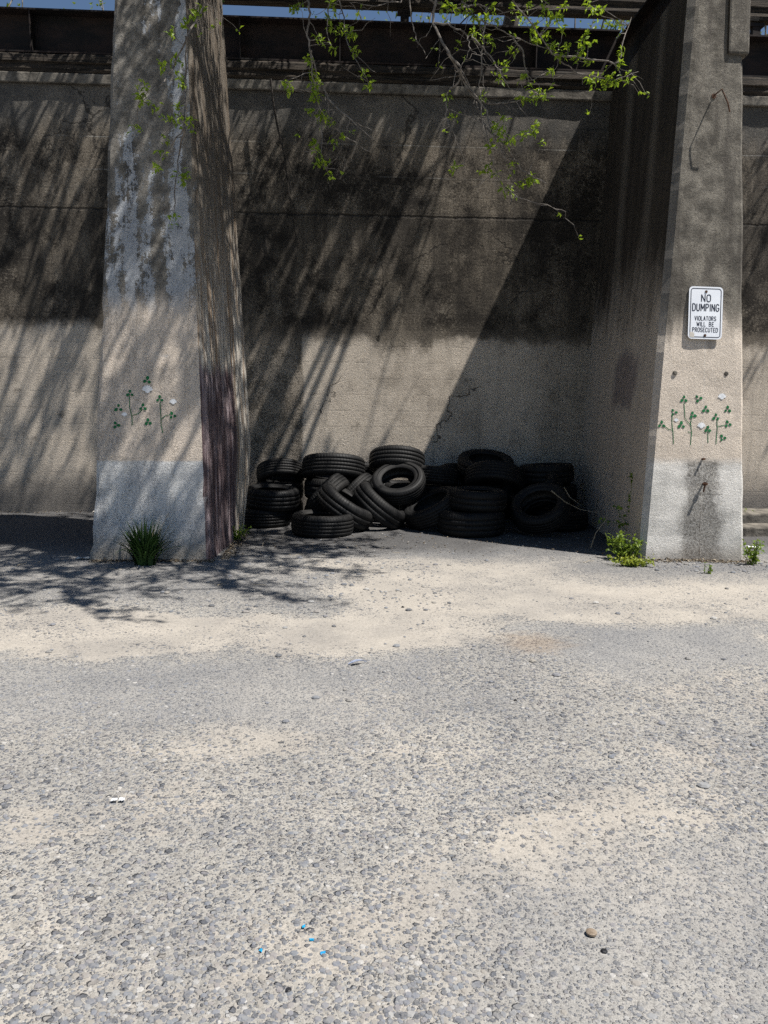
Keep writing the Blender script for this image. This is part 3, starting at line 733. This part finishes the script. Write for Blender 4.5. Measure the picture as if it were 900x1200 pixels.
tyre(327, 600, 9.44, .29, .21, (0, 0, 1), 'tyre on the ground by the wall behind the short left stack', .105)
tyre(328, 580, 9.44, .29, .21, (.02, 0, 1), 'second tyre up by the wall behind the short left stack', .32)
tyre(329, 560, 9.40, .29, .20, (-.05, .42, .9), 'tyre tipped back against the wall, its rounded top showing over the short left stack', .52)
tyre(466, 600, 9.44, .30, .21, (0, 0, 1), 'tyre on the ground by the wall, hidden low behind the sunlit ring', .105)
tyre(466, 580, 9.44, .30, .21, (0, .02, 1), 'second tyre up by the wall behind the sunlit ring', .32)
tyre(391, 600, 9.30, .34, .24, (0, 0, 1), 'tyre on the ground at the bottom of the stack under the wide grooved tyre', .12)
tyre(390, 575, 9.30, .34, .24, (.02, .03, 1), 'middle tyre in the stack under the wide grooved tyre', .355)
tyre(391, 548, 9.12, .37, .24, (.03, .24, .97), 'wide grooved tyre on top of the stack left of centre, tipped back', .61)
tyre(383, 583, 8.78, .31, .19, (.74, -.22, -.62), 'sunlit tyre tilted steeply behind the long leaning tyre, grooves running up to the right')
tyre(406, 593, 8.45, .34, .22, (.54, -.08, .84), 'black leaning tyre slanting down to the right behind the front grooved tyre')
tyre(378, 614, 8.17, .33, .21, (.02, 0, 1), 'grooved tyre lying flat in front of the pile, left of its middle', .105)
tyre(417, 581, 9.0, .30, .18, (.72, -.25, -.6), 'tilted tyre glimpsed below the sunlit ring tyre, left of it')
tyre(446, 592, 8.58, .33, .22, (.60, -.10, .76), 'dark leaning tyre slanting down to the right just below the sunlit ring')
tyre(467, 566, 8.78, .31, .20, (-.15, -.57, .81), 'tyre with a sunlit open ring facing the viewer at the centre of the pile')
tyre(465, 541, 9.22, .34, .23, (.06, .34, .94), 'tyre tipped back against the wall above the sunlit ring')
tyre(427, 572, 9.50, .33, .18, (.3, -1, .12), 'tyre on edge against the wall between the two highest left tyres', .335)
tyre(507, 595, 8.50, .33, .20, (-.46, -.16, .87), 'leaning tyre with a thin lit rim, just right of the sunlit ring')
tyre(552, 614, 8.23, .37, .25, (0, 0, 1), 'wide tyre lying flat at the front right of the pile, under a smaller one', .125)
tyre(560, 590, 8.26, .31, .215, (.03, -.02, 1), 'smaller tyre lying flat upon the wide front right tyre', .36)
tyre(580, 560, 8.92, .35, .22, (.13, .45, .86), 'dark tyre tipped back, below the highest ring on the right half', .50)
tyre(569, 600, 9.42, .31, .23, (0, 0, 1), 'tyre on the ground against the wall, bottom of the stack under the highest ring', .115)
tyre(569, 575, 9.42, .31, .22, (.02, 0, 1), 'tyre in the middle of the stack under the highest ring', .34)
tyre(569, 541, 9.34, .34, .20, (.02, -.28, .95), 'highest tyre on the right half, an open ring showing in shade', .64)
tyre(510, 600, 9.28, .30, .21, (0, 0, 1), 'tyre on the ground deep in the shade at the middle of the pile', .105)
tyre(510, 580, 9.28, .30, .21, (.03, 0, 1), 'second tyre up in the shade at the middle of the pile', .32)
tyre(508, 562, 9.24, .31, .20, (.08, .12, 1), 'top tyre of the shaded stack between the sunlit ring and the right half', .52)
tyre(530, 572, 9.45, .32, .20, (.4, -.9, .15), 'tyre on edge by the wall between the sunlit ring and the highest right tyre', .34)
tyre(626, 578, 8.86, .33, .22, (-.5, -.12, .85), 'dark tyre slanting up to the right behind the open front right ring', .37)
tyre(633, 603, 8.18, .32, .20, (-.36, -.52, .78), 'tilted tyre with its dark open ring facing up, front right corner of the pile', .275)
tyre(641, 600, 9.25, .33, .22, (0, 0, 1), 'tyre on the ground at the back right corner, bottom of its stack', .11)
tyre(643, 580, 9.25, .33, .22, (.02, -.02, 1), 'second tyre up in the back right corner stack', .33)
tyre(640, 557, 9.22, .34, .22, (-.05, .03, 1), 'topmost tyre of the back right corner stack near the right buttress', .555)
tyre(656, 617, 8.62, .31, .20, (0, 0, 1), 'rightmost tyre lying flat on the ground next to the right buttress', .10)

# ------------------------------------------------------------------ trees on the embankment, reaching over the wall
def wiggle(a, b, n, amp, sag=0.0):
    a, b = Vector(a), Vector(b); pts = []
    s = rnd(0, 50); L = (b-a).length
    for i in range(n+1):
        f = i/n; p = a.lerp(b, f); e = sin(pi*f)
        p = p + Vector((mn.noise(Vector((f*3+s, 0, 0))), mn.noise(Vector((0, f*3+s, 0))), mn.noise(Vector((0, 0, f*3+s)))))*amp*L*(.25+e) * (f > 0)
        p.z += sag*L*e
        pts.append(p)
    return pts
def taper(r0, r1, n): return [r0+(r1-r0)*i/n for i in range(n+1)]
def overhang_tree(base, limbs, label, nclump, leaf_n, seed, extra=None):
    random.seed(seed)
    t = tag(empty('overhanging_tree', base), label, 'tree', 'trees leaning over the wall')
    base = Vector(base); top = base + Vector((rnd(-.4, .4), -1.1, 3.4))
    mb = MB(); tp = wiggle(base-Vector((0, 0, .2)), top, 8, .06); mb.tube(tp, taper(.17, .035, 8), 9); mb.build('trunk', M['bark'], t)
    cr = MB()
    for (tx, ty, tz, den, lk) in limbs:
        start = tp[random.randint(4, 8)]
        mb = MB(); pts = wiggle(start, (tx, ty, tz), 12, .07, .05); mb.tube(pts, taper(.05, .014, 12), 7)
        for k in range(int(nclump*den)):
            i = random.randint(8 if lk >= 1 else 3, 12); s = pts[i]
            e = s + Vector((rnd(-1, 1), rnd(-1, 1), rnd(-.8, .8)))*rnd(.5, 1.15)
            sub = wiggle(s, e, 5, .12); mb.tube(sub, taper(.016, .005, 5), 5)
            for q in range(3):
                p0 = sub[random.randint(1, 5)]; e2 = p0 + rvec(rnd(.2, .5)); mb.tube(wiggle(p0, e2, 3, .15), taper(.006, .003, 3), 4)
                for _ in range(int(leaf_n*lk+.5)):
                    p = p0.lerp(e2, rnd(.2, 1.1)) + rvec(rnd(.0, .09)); cr.leaf(p, rvec(), rvec(), *((rnd(.055, .09), rnd(.035, .055)) if lk >= 1 else (rnd(.07, .12), rnd(.045, .075))))
        mb.build('limb', M['bark'], t)
    cr.build('crown', M['leaf_tree'], t)
    return t
T1 = overhang_tree((2.2, 11.8, 5.0),
    [(.3, 9.1, 6.8, 1.2, .6), (1.1, 9.0, 6.9, 1.1, .55), (1.9, 8.95, 7.1, .7, .3), (2.6, 9.1, 7.3, .5, .25), (3.5, 9.0, 7.9, .3, .2), (.7, 8.6, 6.9, .4, .3), (1.5, 8.3, 7.4, .4, .3),
     (.7, 7.6, 7.4, .9, .8), (1.7, 6.9, 7.4, .8, .8), (.1, 6.2, 6.9, 1.0, 1.1), (1.1, 5.7, 6.8, .9, 1.1), (1.9, 5.3, 7.0, .8, 1.1), (-.3, 4.6, 5.9, .9, 1.9), (.7, 4.5, 5.9, 1.0, 1.9), (1.5, 4.7, 6.0, .9, 1.8),
     (2.3, 5.2, 6.2, .8, 1.5), (.2, 5.6, 6.3, 1.0, 1.5), (-.3, 4.3, 5.5, 1.1, 1.9), (.7, 4.3, 5.5, 1.1, 1.9), (1.7, 4.5, 5.6, .9, 1.8), (-1.0, 4.7, 5.7, 1.1, 1.9), (-.9, 5.2, 6.2, .8, 1.5), (2.6, 6.0, 6.2, .6, 2.2)],
    'leafy tree growing above the tyre bay, its twigs hanging into the top of the picture', 24, 11, 11)
T2 = overhang_tree((-2.4, 12.0, 5.0),
    [(-2.6, 9.2, 6.6, .8, .5), (-1.5, 9.1, 6.7, .8, .5), (-.3, 8.8, 6.8, .7, .5), (-3.4, 9.2, 6.6, .6, .4), (.4, 8.5, 7.2, .6, .4), (-1.2, 8.65, 6.6, .8, .5), (-.3, 8.45, 6.9, .7, .5), (-2.0, 8.9, 6.5, .7, .5), (-.8, 8.2, 6.8, .6, .4), (-1.3, 7.0, 7.2, .6, .7), (-.3, 6.6, 7.0, .8, 1.6), (-1.9, 6.2, 7.4, .6, .9)],
    'tree growing above the bay left of the whitewashed buttress', 24, 11, 12)
T3 = overhang_tree((8.2, 12.0, 5.0), [(7.2, 9.1, 7.0, .8, .4), (8.2, 9.0, 7.2, .8, .4), (6.6, 9.2, 7.0, .6, .4)], 'tree growing above the bay right of the sign', 18, 8, 13)

# hanging branches that come down into view (parts of the trees)
random.seed(21)
def hanging(tree, mains, leaves, Y, name='hanging_branch', lmat=None, twigs=40, top=None, r0=.011):
    mb = MB(); lf = MB(); pts_all = []
    def yv(px, py): return Y + .35*mn.noise(Vector((px*.02, py*.02, Y)))
    for mi, path in enumerate(mains):
        P = [at(px, py, yv(px, py)) for px, py in path]
        Q = []
        for i in range(len(P)-1):
            for k in range(4):
                p = P[i].lerp(P[i+1], k/4); Q.append(p + rvec(.008))
        Q.append(P[-1])
        if path[0][1] <= 8:                    # carry on up to the limb above the picture
            tgt = top or (P[0] + Vector((.5, 1.2, 2.6))); Q = wiggle(tgt, P[0], 8, .05)[:-1] + Q
        n = len(Q)-1; mb.tube(Q, taper(r0 if mi == 0 else r0*.7, .0025, n), 6); pts_all += Q
    vis = pts_all
    for (px, py) in leaves:
        c = at(px, py, yv(px, py))
        near = min(vis, key=lambda q: (q-c).length)
        if (near-c).length < 1.0: mb.tube(wiggle(near, c, 4, .1), taper(.0035, .0018, 4), 4)
        for _ in range(random.randint(9, 15)):
            d = (rvec() + Vector((0, 0, -.15))).normalized()
            lf.leaf(c + rvec(rnd(0, .045)), d, (Vector((.3, -.3, 1))+rvec(.8)).normalized(), rnd(.035, .062), rnd(.018, .03))
    for _ in range(twigs):
        p = random.choice(vis[6:]); d = Vector((rnd(-1, 1), rnd(-.6, .6), rnd(-1, .3))).normalized()*rnd(.08, .32)
        mb.tube(wiggle(p, p+d, 4, .18), taper(.003, .0013, 4), 4)
        if random.random() < .25:
            for _ in range(3): lf.leaf(p+d+rvec(.015), rvec(), rvec(), rnd(.025, .045), rnd(.014, .022))
    br = mb.build(name, M['twig'], tree)
    if lf.v:
        o = lf.build('leaves', lmat or M['leaf']); o.parent = br
    return br
hanging(T2, [[(243, 0), (238, 9), (219, 43), (203, 78), (190, 98), (173, 108), (162, 120)], [(219, 43), (217, 90), (216, 150), (200, 172), (187, 187)], [(216, 150), (210, 180), (206, 217), (203, 257)]],
    [(238, 8), (231, 14), (229, 20), (218, 28), (202, 40), (190, 76), (205, 70), (213, 98), (165, 110), (170, 103), (167, 118), (182, 125), (160, 150), (208, 128), (222, 140), (214, 142), (195, 165), (182, 197), (215, 210), (212, 205), (203, 255), (190, 178), (210, 85), (200, 140)], 6.25, twigs=25)
hanging(T1, [[(361, 0), (364, 16), (359, 35), (364, 59), (373, 92), (384, 115), (386, 141), (401, 158), (434, 178)], [(364, 59), (365, 85), (371, 114), (378, 137), (377, 190), (387, 207)], [(397, 0), (403, 20), (406, 50), (420, 75), (432, 97)], [(386, 4), (383, 30), (386, 50)], [(384, 115), (410, 140), (440, 165)]],
    [(345, 10), (350, 8), (386, 3), (390, 8), (388, 30), (385, 22), (395, 38), (372, 46), (377, 50), (390, 57), (408, 40), (413, 38), (402, 34), (415, 58), (362, 70), (366, 85), (368, 97), (374, 100), (371, 114), (368, 112), (378, 137), (374, 133), (362, 130), (390, 142), (391, 163), (401, 161), (367, 167), (371, 177), (374, 191), (380, 190), (387, 207), (338, 103), (333, 95), (425, 85), (435, 98)], 6.7, twigs=40)
hanging(T1, [[(511, 0), (507, 26), (525, 61), (539, 78), (540, 92), (556, 116), (565, 139), (574, 176), (585, 214), (606, 231), (640, 240), (663, 248)],
             [(600, 0), (617, 20), (646, 63), (675, 84), (705, 92), (721, 94), (748, 84)], [(542, 2), (560, 22), (580, 32), (600, 43), (640, 58), (690, 74)],
             [(507, 26), (530, 30), (548, 42), (551, 58), (541, 76)], [(553, 43), (570, 60), (585, 83), (598, 105)], [(540, 92), (524, 110), (522, 135), (533, 160), (545, 190)],
             [(556, 116), (580, 122), (605, 120), (625, 108)], [(525, 61), (548, 100), (570, 130), (578, 160), (595, 190), (600, 215), (598, 240)], [(646, 63), (700, 72), (725, 74), (728, 60), (740, 20)],
             [(480, 0), (483, 30), (490, 50), (499, 64)], [(561, 139), (590, 170), (612, 200), (640, 215)], [(570, 10), (566, 50), (562, 100), (566, 150)], [(600, 43), (612, 60), (620, 95), (640, 85)]],
    [(523, 5), (535, 10), (545, 12), (553, 18), (560, 22), (570, 24), (580, 22), (555, 38), (565, 45), (575, 50), (600, 58), (610, 22), (625, 30), (640, 20), (650, 18), (655, 22), (660, 35), (640, 40), (630, 45), (622, 40), (645, 55), (655, 62), (665, 55), (660, 66), (685, 42), (690, 50), (682, 55), (680, 62), (675, 70), (697, 15), (705, 10), (690, 72), (728, 60), (726, 75), (690, 92), (697, 98), (702, 94), (710, 100), (715, 90), (735, 91), (722, 95), (645, 84), (613, 88), (620, 100), (610, 115), (618, 118), (625, 113), (630, 108), (638, 112), (592, 78), (585, 92), (565, 113), (525, 114), (530, 137), (580, 148), (587, 155), (592, 160), (600, 163), (595, 167), (612, 158), (625, 155), (628, 150), (635, 167), (575, 172), (573, 195), (568, 200), (578, 203), (600, 193), (612, 217), (620, 213), (623, 211), (590, 224), (597, 223), (533, 197), (588, 140), (545, 0), (620, 5), (640, 3)], 6.6, twigs=90, r0=.012)
hanging(T1, [[(505, 0), (530, 12), (560, 6), (590, 14), (640, 10), (700, 8)], [(470, 2), (440, 6), (410, 3)]], [(520, 9), (600, 10), (660, 8), (690, 6), (575, 10)], 7.0, twigs=20, top=Vector((1.2, 8.0, 8.0)))
# bare dark vine against the wall
mb = MB(); vp = [at(px, py, 9.60) for px, py in ((317, 92), (320, 118), (325, 148), (333, 180), (336, 205), (339, 230), (343, 255), (349, 292))]
mb.tube(vp, taper(.014, .004, len(vp)-1), 6)
for i in (3, 4, 5, 6): 
    for s in (-1, 1):
        d = Vector((s*rnd(.05, .2), -.02, -rnd(.15, .4))); mb.tube(wiggle(vp[i], vp[i]+d, 4, .12), taper(.005, .002, 4), 5)
tag(mb.build('hanging_vine', M['vine']), 'bare dark vine dangling down the sooty wall left of centre', 'vine')

# ------------------------------------------------------------------ greenery beyond the embankment edge (seen through the sky strip)
random.seed(5)
for i, (x, y, h, lab) in enumerate(((-6.0, 15, 4.1, 'shrub behind the girder of the left bay'), (-3.6, 16, 4.3, 'shrub behind the left buttress top'), (1.2, 14.5, 3.5, 'low shrub behind the girder above the tyres'), (4.0, 14.5, 3.7, 'bright shrub behind the right end of the middle girder'), (7.8, 14.5, 3.6, 'shrub behind the girder right of the sign'))):
    t = tag(empty('shrub', (x, y, 5)), lab, 'shrub', 'shrubs beyond the girders'); st = MB(); lf = MB()
    for k in range(16):
        e = Vector((x, y, 5)) + Vector((rnd(-1.3, 1.3), rnd(-.8, .8), h*rnd(.6, 1.1))); st.tube(wiggle((x+rnd(-.2, .2), y, 5), e, 5, .1), taper(.03, .006, 5), 5)
        for _ in range(55): lf.leaf(Vector((x, y, 5)).lerp(e, rnd(.4, 1.05)) + rvec(rnd(0, .3)), rvec(), rvec(), rnd(.07, .12), rnd(.04, .06))
    st.build('stems', M['bark'], t); lf.build('leaves', M['weed'], t)

# ------------------------------------------------------------------ plants at the feet of the buttresses
random.seed(31)
def blade(mb, p, az, lean, Lg, wd):
    d = Vector((cos(az), sin(az), 0)); s = Vector((-sin(az), cos(az), 0)); n = 6; vs = []
    for i in range(n+1):
        f = i/n; a = lean*(.35+1.0*f); q = p + d*(Lg*f*sin(a)) + Vector((0, 0, Lg*f*cos(a)))
        ww = wd*(1-f**2.2)*(.75+.5*f*(1-f)); k = Vector((0, 0, ww*.15))
        vs += [q - s*ww/2, q-k, q + s*ww/2]
    fs = []
    for i in range(n):
        for j in (0, 1): fs.append((i*3+j, i*3+j+1, (i+1)*3+j+1, (i+1)*3+j))
    mb.add(vs, fs)
c = ground(171, 661); c.y -= .02
t = tag(empty('iris_clump', c), 'dark green clump of strap leaves at the foot of the left buttress', 'plant')
mb = MB()
for k in range(230):
    a = rnd(0, 2*pi); r = rnd(0, .085)
    blade(mb, c + Vector((r*cos(a), r*sin(a)*.6, 0)), a+rnd(-.4, .4), rnd(.05, 1.0)*(.4+r/.085*.6), rnd(.24, .42), rnd(.018, .030))
mb.build('leaves', M['blade'], t)
mb = MB()
for k in range(6): mb.tube(wiggle(c+Vector((rnd(-.05, .05), 0, 0)), c+Vector((rnd(-.1, .32), rnd(-.1, .05), rnd(.3, .44))), 4, .06), taper(.004, .002, 4), 4)
mb.build('flower_stalk', M['strawdead'], t)

def weed(name, c, label, cat, stems, hgt, spread, leaf, n_leaf, mat, group=None):
    t = tag(empty(name, c), label, cat, group); st = MB(); lf = MB()
    for k in range(stems):
        e = c + Vector((rnd(-spread, spread), rnd(-spread, spread)*.5, hgt*rnd(.4, 1)))
        p = wiggle(c+Vector((rnd(-spread, spread)*.4, rnd(-.03, .03), 0)), e, 5, .12); st.tube(p, taper(.004, .002, 5), 4)
        for _ in range(n_leaf):
            q = p[random.randint(1, 5)]; d = (rvec()+Vector((0, 0, .4))).normalized(); lf.leaf(q+rvec(rnd(0, leaf)), d, (Vector((0, -.2, 1))+rvec(.6)).normalized(), leaf*rnd(.7, 1.3), leaf*rnd(.4, .7))
    st.build('stems', M['weed'], t); lf.build('leaves', mat, t); return t
weed('weed', ground(735, 657)+Vector((0, .06, 0)), 'bushy bright green weed at the left foot of the right buttress', 'weed', 36, .24, .19, .04, 12, M['weed'])
weed('low_weed', ground(741, 663), 'flat yellow green weed spreading on the ground before the bushy weed', 'weed', 40, .07, .20, .03, 9, M['moss'])
c = ground(740, 650)+Vector((.02, .12, 0)); t = tag(empty('climbing_vine', c), 'thin leafy vine climbing the shaded side of the right buttress', 'vine')
st = MB(); lf = MB()
for path in ([(741, 645), (742, 625), (739, 605), (738, 590), (740, 575), (739, 553)], [(742, 630), (728, 615), (712, 610), (700, 614)], [(742, 625), (725, 600), (722, 592)], [(745, 640), (748, 620), (746, 605)]):
    P = [at(px, py, 7.25) for px, py in path]; st.tube(P, taper(.004, .002, len(P)-1), 4)
    for i in range(len(P)-1):
        for _ in range(6):
            q = P[i].lerp(P[i+1], rnd(0, 1)); lf.leaf(q+rvec(rnd(.005, .04)), rvec(), (Vector((0, -.8, .5))+rvec(.5)).normalized(), rnd(.03, .05), rnd(.025, .04))
st.build('stem', M['weed'], t); lf.build('leaves', M['weed'], t)
c = ground(700, 640); t = tag(empty('dry_twig', c), 'thin dry twig sticking out between the rightmost tyres and the vine', 'twig'); mb = MB()
for path, Y in (([(692, 643), (698, 625), (706, 614), (711, 608)], 7.2), ([(646, 575), (662, 588), (680, 597), (706, 602)], 7.9), ([(661, 571), (668, 583), (681, 592)], 7.95)):
    P = [at(px, py, Y) for px, py in path]; mb.tube(P, taper(.005, .002, len(P)-1), 5)
mb.build('stem', M['strawdead'], t)
weed('weed', ground(884, 662)+Vector((0, .03, 0)), 'upright weed at the right foot of the right buttress', 'weed', 14, .22, .11, .036, 12, M['weed'])
weed('weed', ground(829, 672), 'tiny sprig growing in the crack before the right buttress', 'weed', 6, .10, .04, .024, 5, M['weed'])
weed('weed', ground(272, 634)+Vector((0, .05, 0)), 'small green weed at the inner foot of the left buttress by the tyres', 'weed', 20, .16, .16, .032, 9, M['weed'])
weed('weed', ground(881, 612), 'weed in shade at the foot of the wall right of the sign buttress', 'weed', 8, .16, .1, .03, 7, M['weed'])

# ------------------------------------------------------------------ loose stones, litter, kerbs
random.seed(77)
def pebble(mb, c, r, flat=.6, m=0):
    n = 6; ph = rnd(0, 6); k1 = rnd(.8, 1.25)
    top = [c + Vector((r*k1*.62*cos(a+ph), r*.62*sin(a+ph), r*flat*.9))*1 for a in [2*pi*i/n for i in range(n)]]
    mid = [c + Vector((r*k1*rnd(.85, 1.1)*cos(a+ph), r*rnd(.85, 1.1)*sin(a+ph), r*flat*.35)) for a in [2*pi*i/n for i in range(n)]]
    bot = [c + Vector((r*k1*.7*cos(a+ph), r*.7*sin(a+ph), -r*flat*.25)) for a in [2*pi*i/n for i in range(n)]]
    fs = [tuple(range(n))] + [(n+i, n+(i+1) % n, (i+1) % n, i) for i in range(n)] + [(2*n+i, 2*n+(i+1) % n, n+(i+1) % n, n+i) for i in range(n)]
    mb.add(top+mid+bot, fs, m)
mb = MB()
for k in range(2600):
    u = random.random()
    if u < .45: p = Vector((rnd(-3.2, .8), rnd(5.0, 6.9), 0))
    elif u < .6: p = Vector((rnd(-1.0, 2.8), rnd(6.3, 8.2), 0))
    elif u < .75: p = Vector((rnd(2.6, 4.6), rnd(6.2, 6.72), 0))
    else: p = Vector((rnd(-3, 4), rnd(2.4, 5.6), 0))
    if -2.12 < p.x < -1.1 and p.y > 6.72: continue
    if 2.66 < p.x < 3.62 and p.y > 6.72: continue
    p.z = gz(p.x, p.y); pebble(mb, p, rnd(.004, .011) if random.random() < .93 else rnd(.012, .024))
near = 0
while near < 9000:
    y = 1.55 + 2.6*random.random()**1.5; x = rnd(-.62, .68)*y
    if mn.noise(Vector((x*1.6, y*1.6, 20)))*1.0 + .5*mn.noise(Vector((x*6, y*6, 3))) + rnd(-.5, .5) < -.05: continue
    if x > .3 and y < 2.3 and random.random() < .75: continue
    r = .0035 + .0075*random.random()**1.7; near += 1
    pebble(mb, Vector((x, y, gz(x, y)-r*.16)), r, rnd(.3, .6))
o = mb.build('loose_gravel', M['gravel'], smooth=False); o['kind'] = 'stuff'
mb = MB()
for k in range(2600):
    u = random.random(); e = -abs(random.gauss(0, .055))
    if u < .25: p = Vector((rnd(-2.15, -1.1), F0+e, 0))
    elif u < .45: p = Vector((-1.10+.04-e+.0, rnd(6.8, 8.3), 0))
    elif u < .7: p = Vector((rnd(2.6, 3.66), F0+e, 0))
    elif u < .8: p = Vector((3.66-e, rnd(6.8, 9), 0))
    elif u < .9: p = Vector((rnd(-4.5, -1.5), WY-.02+e*3, 0))
    else: p = Vector((rnd(-1, 2.8), 7.0+1.2*random.random()+e, 0))
    p.z = gz(p.x, p.y)+.003
    if random.random() < .55: pebble(mb, p, rnd(.003, .009), .6)
    else: mb.leaf(p+Vector((0, 0, rnd(.001, .008))), Vector((rnd(-1, 1), rnd(-1, 1), rnd(-.15, .3))), Vector((0, 0, 1)), rnd(.015, .04), rnd(.01, .022))
o = mb.build('leaf_litter', M['dead']); o['kind'] = 'stuff'
def stone(px, py, r, mat, name, label, cat, flat=.6):
    p = ground(px, py); p.z = gz(p.x, p.y); mb = MB(); pebble(mb, p, r, flat)
    o = mb.build(name, mat); bv = o.modifiers.new('bevel', 'BEVEL'); bv.width = r*.15; bv.segments = 2
    return tag(o, label, cat)
stone(708, 1113, .011, M['black'], 'pebble', 'black pebble on the near gravel right of centre', 'pebble')
stone(338, 1161, .010, M['black'], 'pebble', 'dark pebble near the lower edge below the blue chips', 'pebble')
stone(472, 711, .014, M['black'], 'pebble', 'dark stone on the sandy strip in front of the tyres', 'pebble')
stone(604, 695+125, .011, M['black'], 'pebble', 'dark stone on the pale sandy patch in mid ground', 'pebble')
stone(404, 807, .014, M['stone'], 'pebble', 'grey stone on the asphalt left of centre', 'pebble')
stone(852, 689, .02, M['stone'], 'pebble', 'stone lying on the asphalt before the right buttress', 'pebble')
for px, py, lab in ((355, 1087, 'topmost small blue plastic chip on the near gravel'), (365, 1103, 'middle small blue plastic chip on the near gravel'), (378, 1118, 'lowest and largest blue plastic chip on the near gravel'), (306, 1115, 'pale blue chip left of the other three')):
    p = ground(px, py); mb = MB(); k = .006 if py != 1118 else .009; mb.box(p.x-k*.7, p.x+k*.7, p.y-k*.6, p.y+k*.6, .001, .004)
    for i, v in enumerate(mb.v): mb.v[i] = v + Vector((rnd(-.003, .003), rnd(-.003, .003), rnd(0, .002)))
    tag(mb.build('plastic_chip', M['blue']), lab, 'litter', 'blue plastic chips')
p = ground(693, 1093); mb = MB(); mb.tube([p+Vector((0, 0, -.002)), p+Vector((0, 0, .003)), p+Vector((0, 0, .0042))], [.014, .014, .011], 20)
tag(mb.build('bottle_cap', M['copper']), 'round brown flattened cap on the near gravel at right', 'litter')
def scrap(px, py, wx_, wy_, label, mat, name='paper_scrap', cat='litter'):
    p = ground(px, py); n = 6; mb = MB(); vs = []
    for j in range(n+1):
        for i in range(n+1):
            u, v = i/n-.5, j/n-.5; e = 1-.35*abs(mn.noise(Vector((px, u*4, v*4))))
            vs.append(p + Vector((u*wx_*e, v*wy_*e, .006+.25*min(wx_, wy_)*max(0, mn.noise(Vector((u*3+px, v*3, 1)))+.3))))
    m = len(vs); vs += [v - Vector((0, 0, .002)) for v in vs]
    f = [(j*(n+1)+i, j*(n+1)+i+1, (j+1)*(n+1)+i+1, (j+1)*(n+1)+i) for j in range(n) for i in range(n)]
    mb.add(vs, f+[tuple(k+m for k in q[::-1]) for q in f]); return tag(mb.build(name, mat), label, cat)
scrap(134, 939, .022, .017, 'left half of the white litter on the gravel at left', M['litter']); scrap(143, 938.5, .020, .018, 'right half of the white litter on the gravel at left', M['litter'])
scrap(885, 603, .16, .2, 'crumpled white litter at the wall foot right of the sign buttress', M['litter'])
scrap(884, 642, .16, .06, 'flat pale scrap on the asphalt beside the right buttress', M['litter'])
scrap(18+100, 600, .18, .1, 'pale scrap lying in the shade left of the left buttress', M['tape'])
scrap(98, 655, .12, .06, 'pale scrap by the left corner of the left buttress', M['tape'])
p = ground(419, 778); mb = MB(); n = 8; vs = []
for i in range(n+1):
    f = i/n; q = p + Vector((.10*(f-.5), .05*(f-.5), .006+.012*sin(pi*f))); wd = .014*sin(pi*min(1, f*1.1+.05)); vs += [q+Vector((-.4*wd, .9*wd, .003)), q, q+Vector((.4*wd, -.9*wd, .003))]
mb.add(vs, [(i*3+j, i*3+j+1, (i+1)*3+j+1, (i+1)*3+j) for i in range(n) for j in (0, 1)]); mb.tube([vs[i*3+1]-Vector((0, 0, .002)) for i in range(n+1)], .0015, 4)
tag(mb.build('feather', M['feather']), 'blue grey feather on the asphalt in mid ground', 'feather')
for y0, y1, h, lab in ((8.05, 8.35, .10, 'low concrete kerb across the bay right of the sign, nearer one'), (8.95, 9.45, .12, 'low concrete kerb by the wall right of the sign, farther one')):
    mb = MB(); mb.box(3.74, 9, y0, y1, -.05, h); o = mb.build('kerb', M['coping']); bv = o.modifiers.new('bevel', 'BEVEL'); bv.width = .02; bv.segments = 2
    tag(o, lab, 'kerb')
mb = MB()
for k in range(14):
    p = Vector((rnd(-3, 3.2), rnd(5.6, 8), .006)); a = rnd(0, 3.14); L_ = rnd(.05, .16); d = Vector((cos(a), sin(a), 0))*L_; mb = MB()
    mb.tube(wiggle(p, p+d, 4, .08), taper(.003, .0015, 4), 5)
    if -2.2 < p.x < -1 and p.y > 6.6: continue
    tag(mb.build('fallen_twig', M['strawdead']), 'short dry twig fallen on the sandy ground', 'twig', 'fallen twigs on the ground')
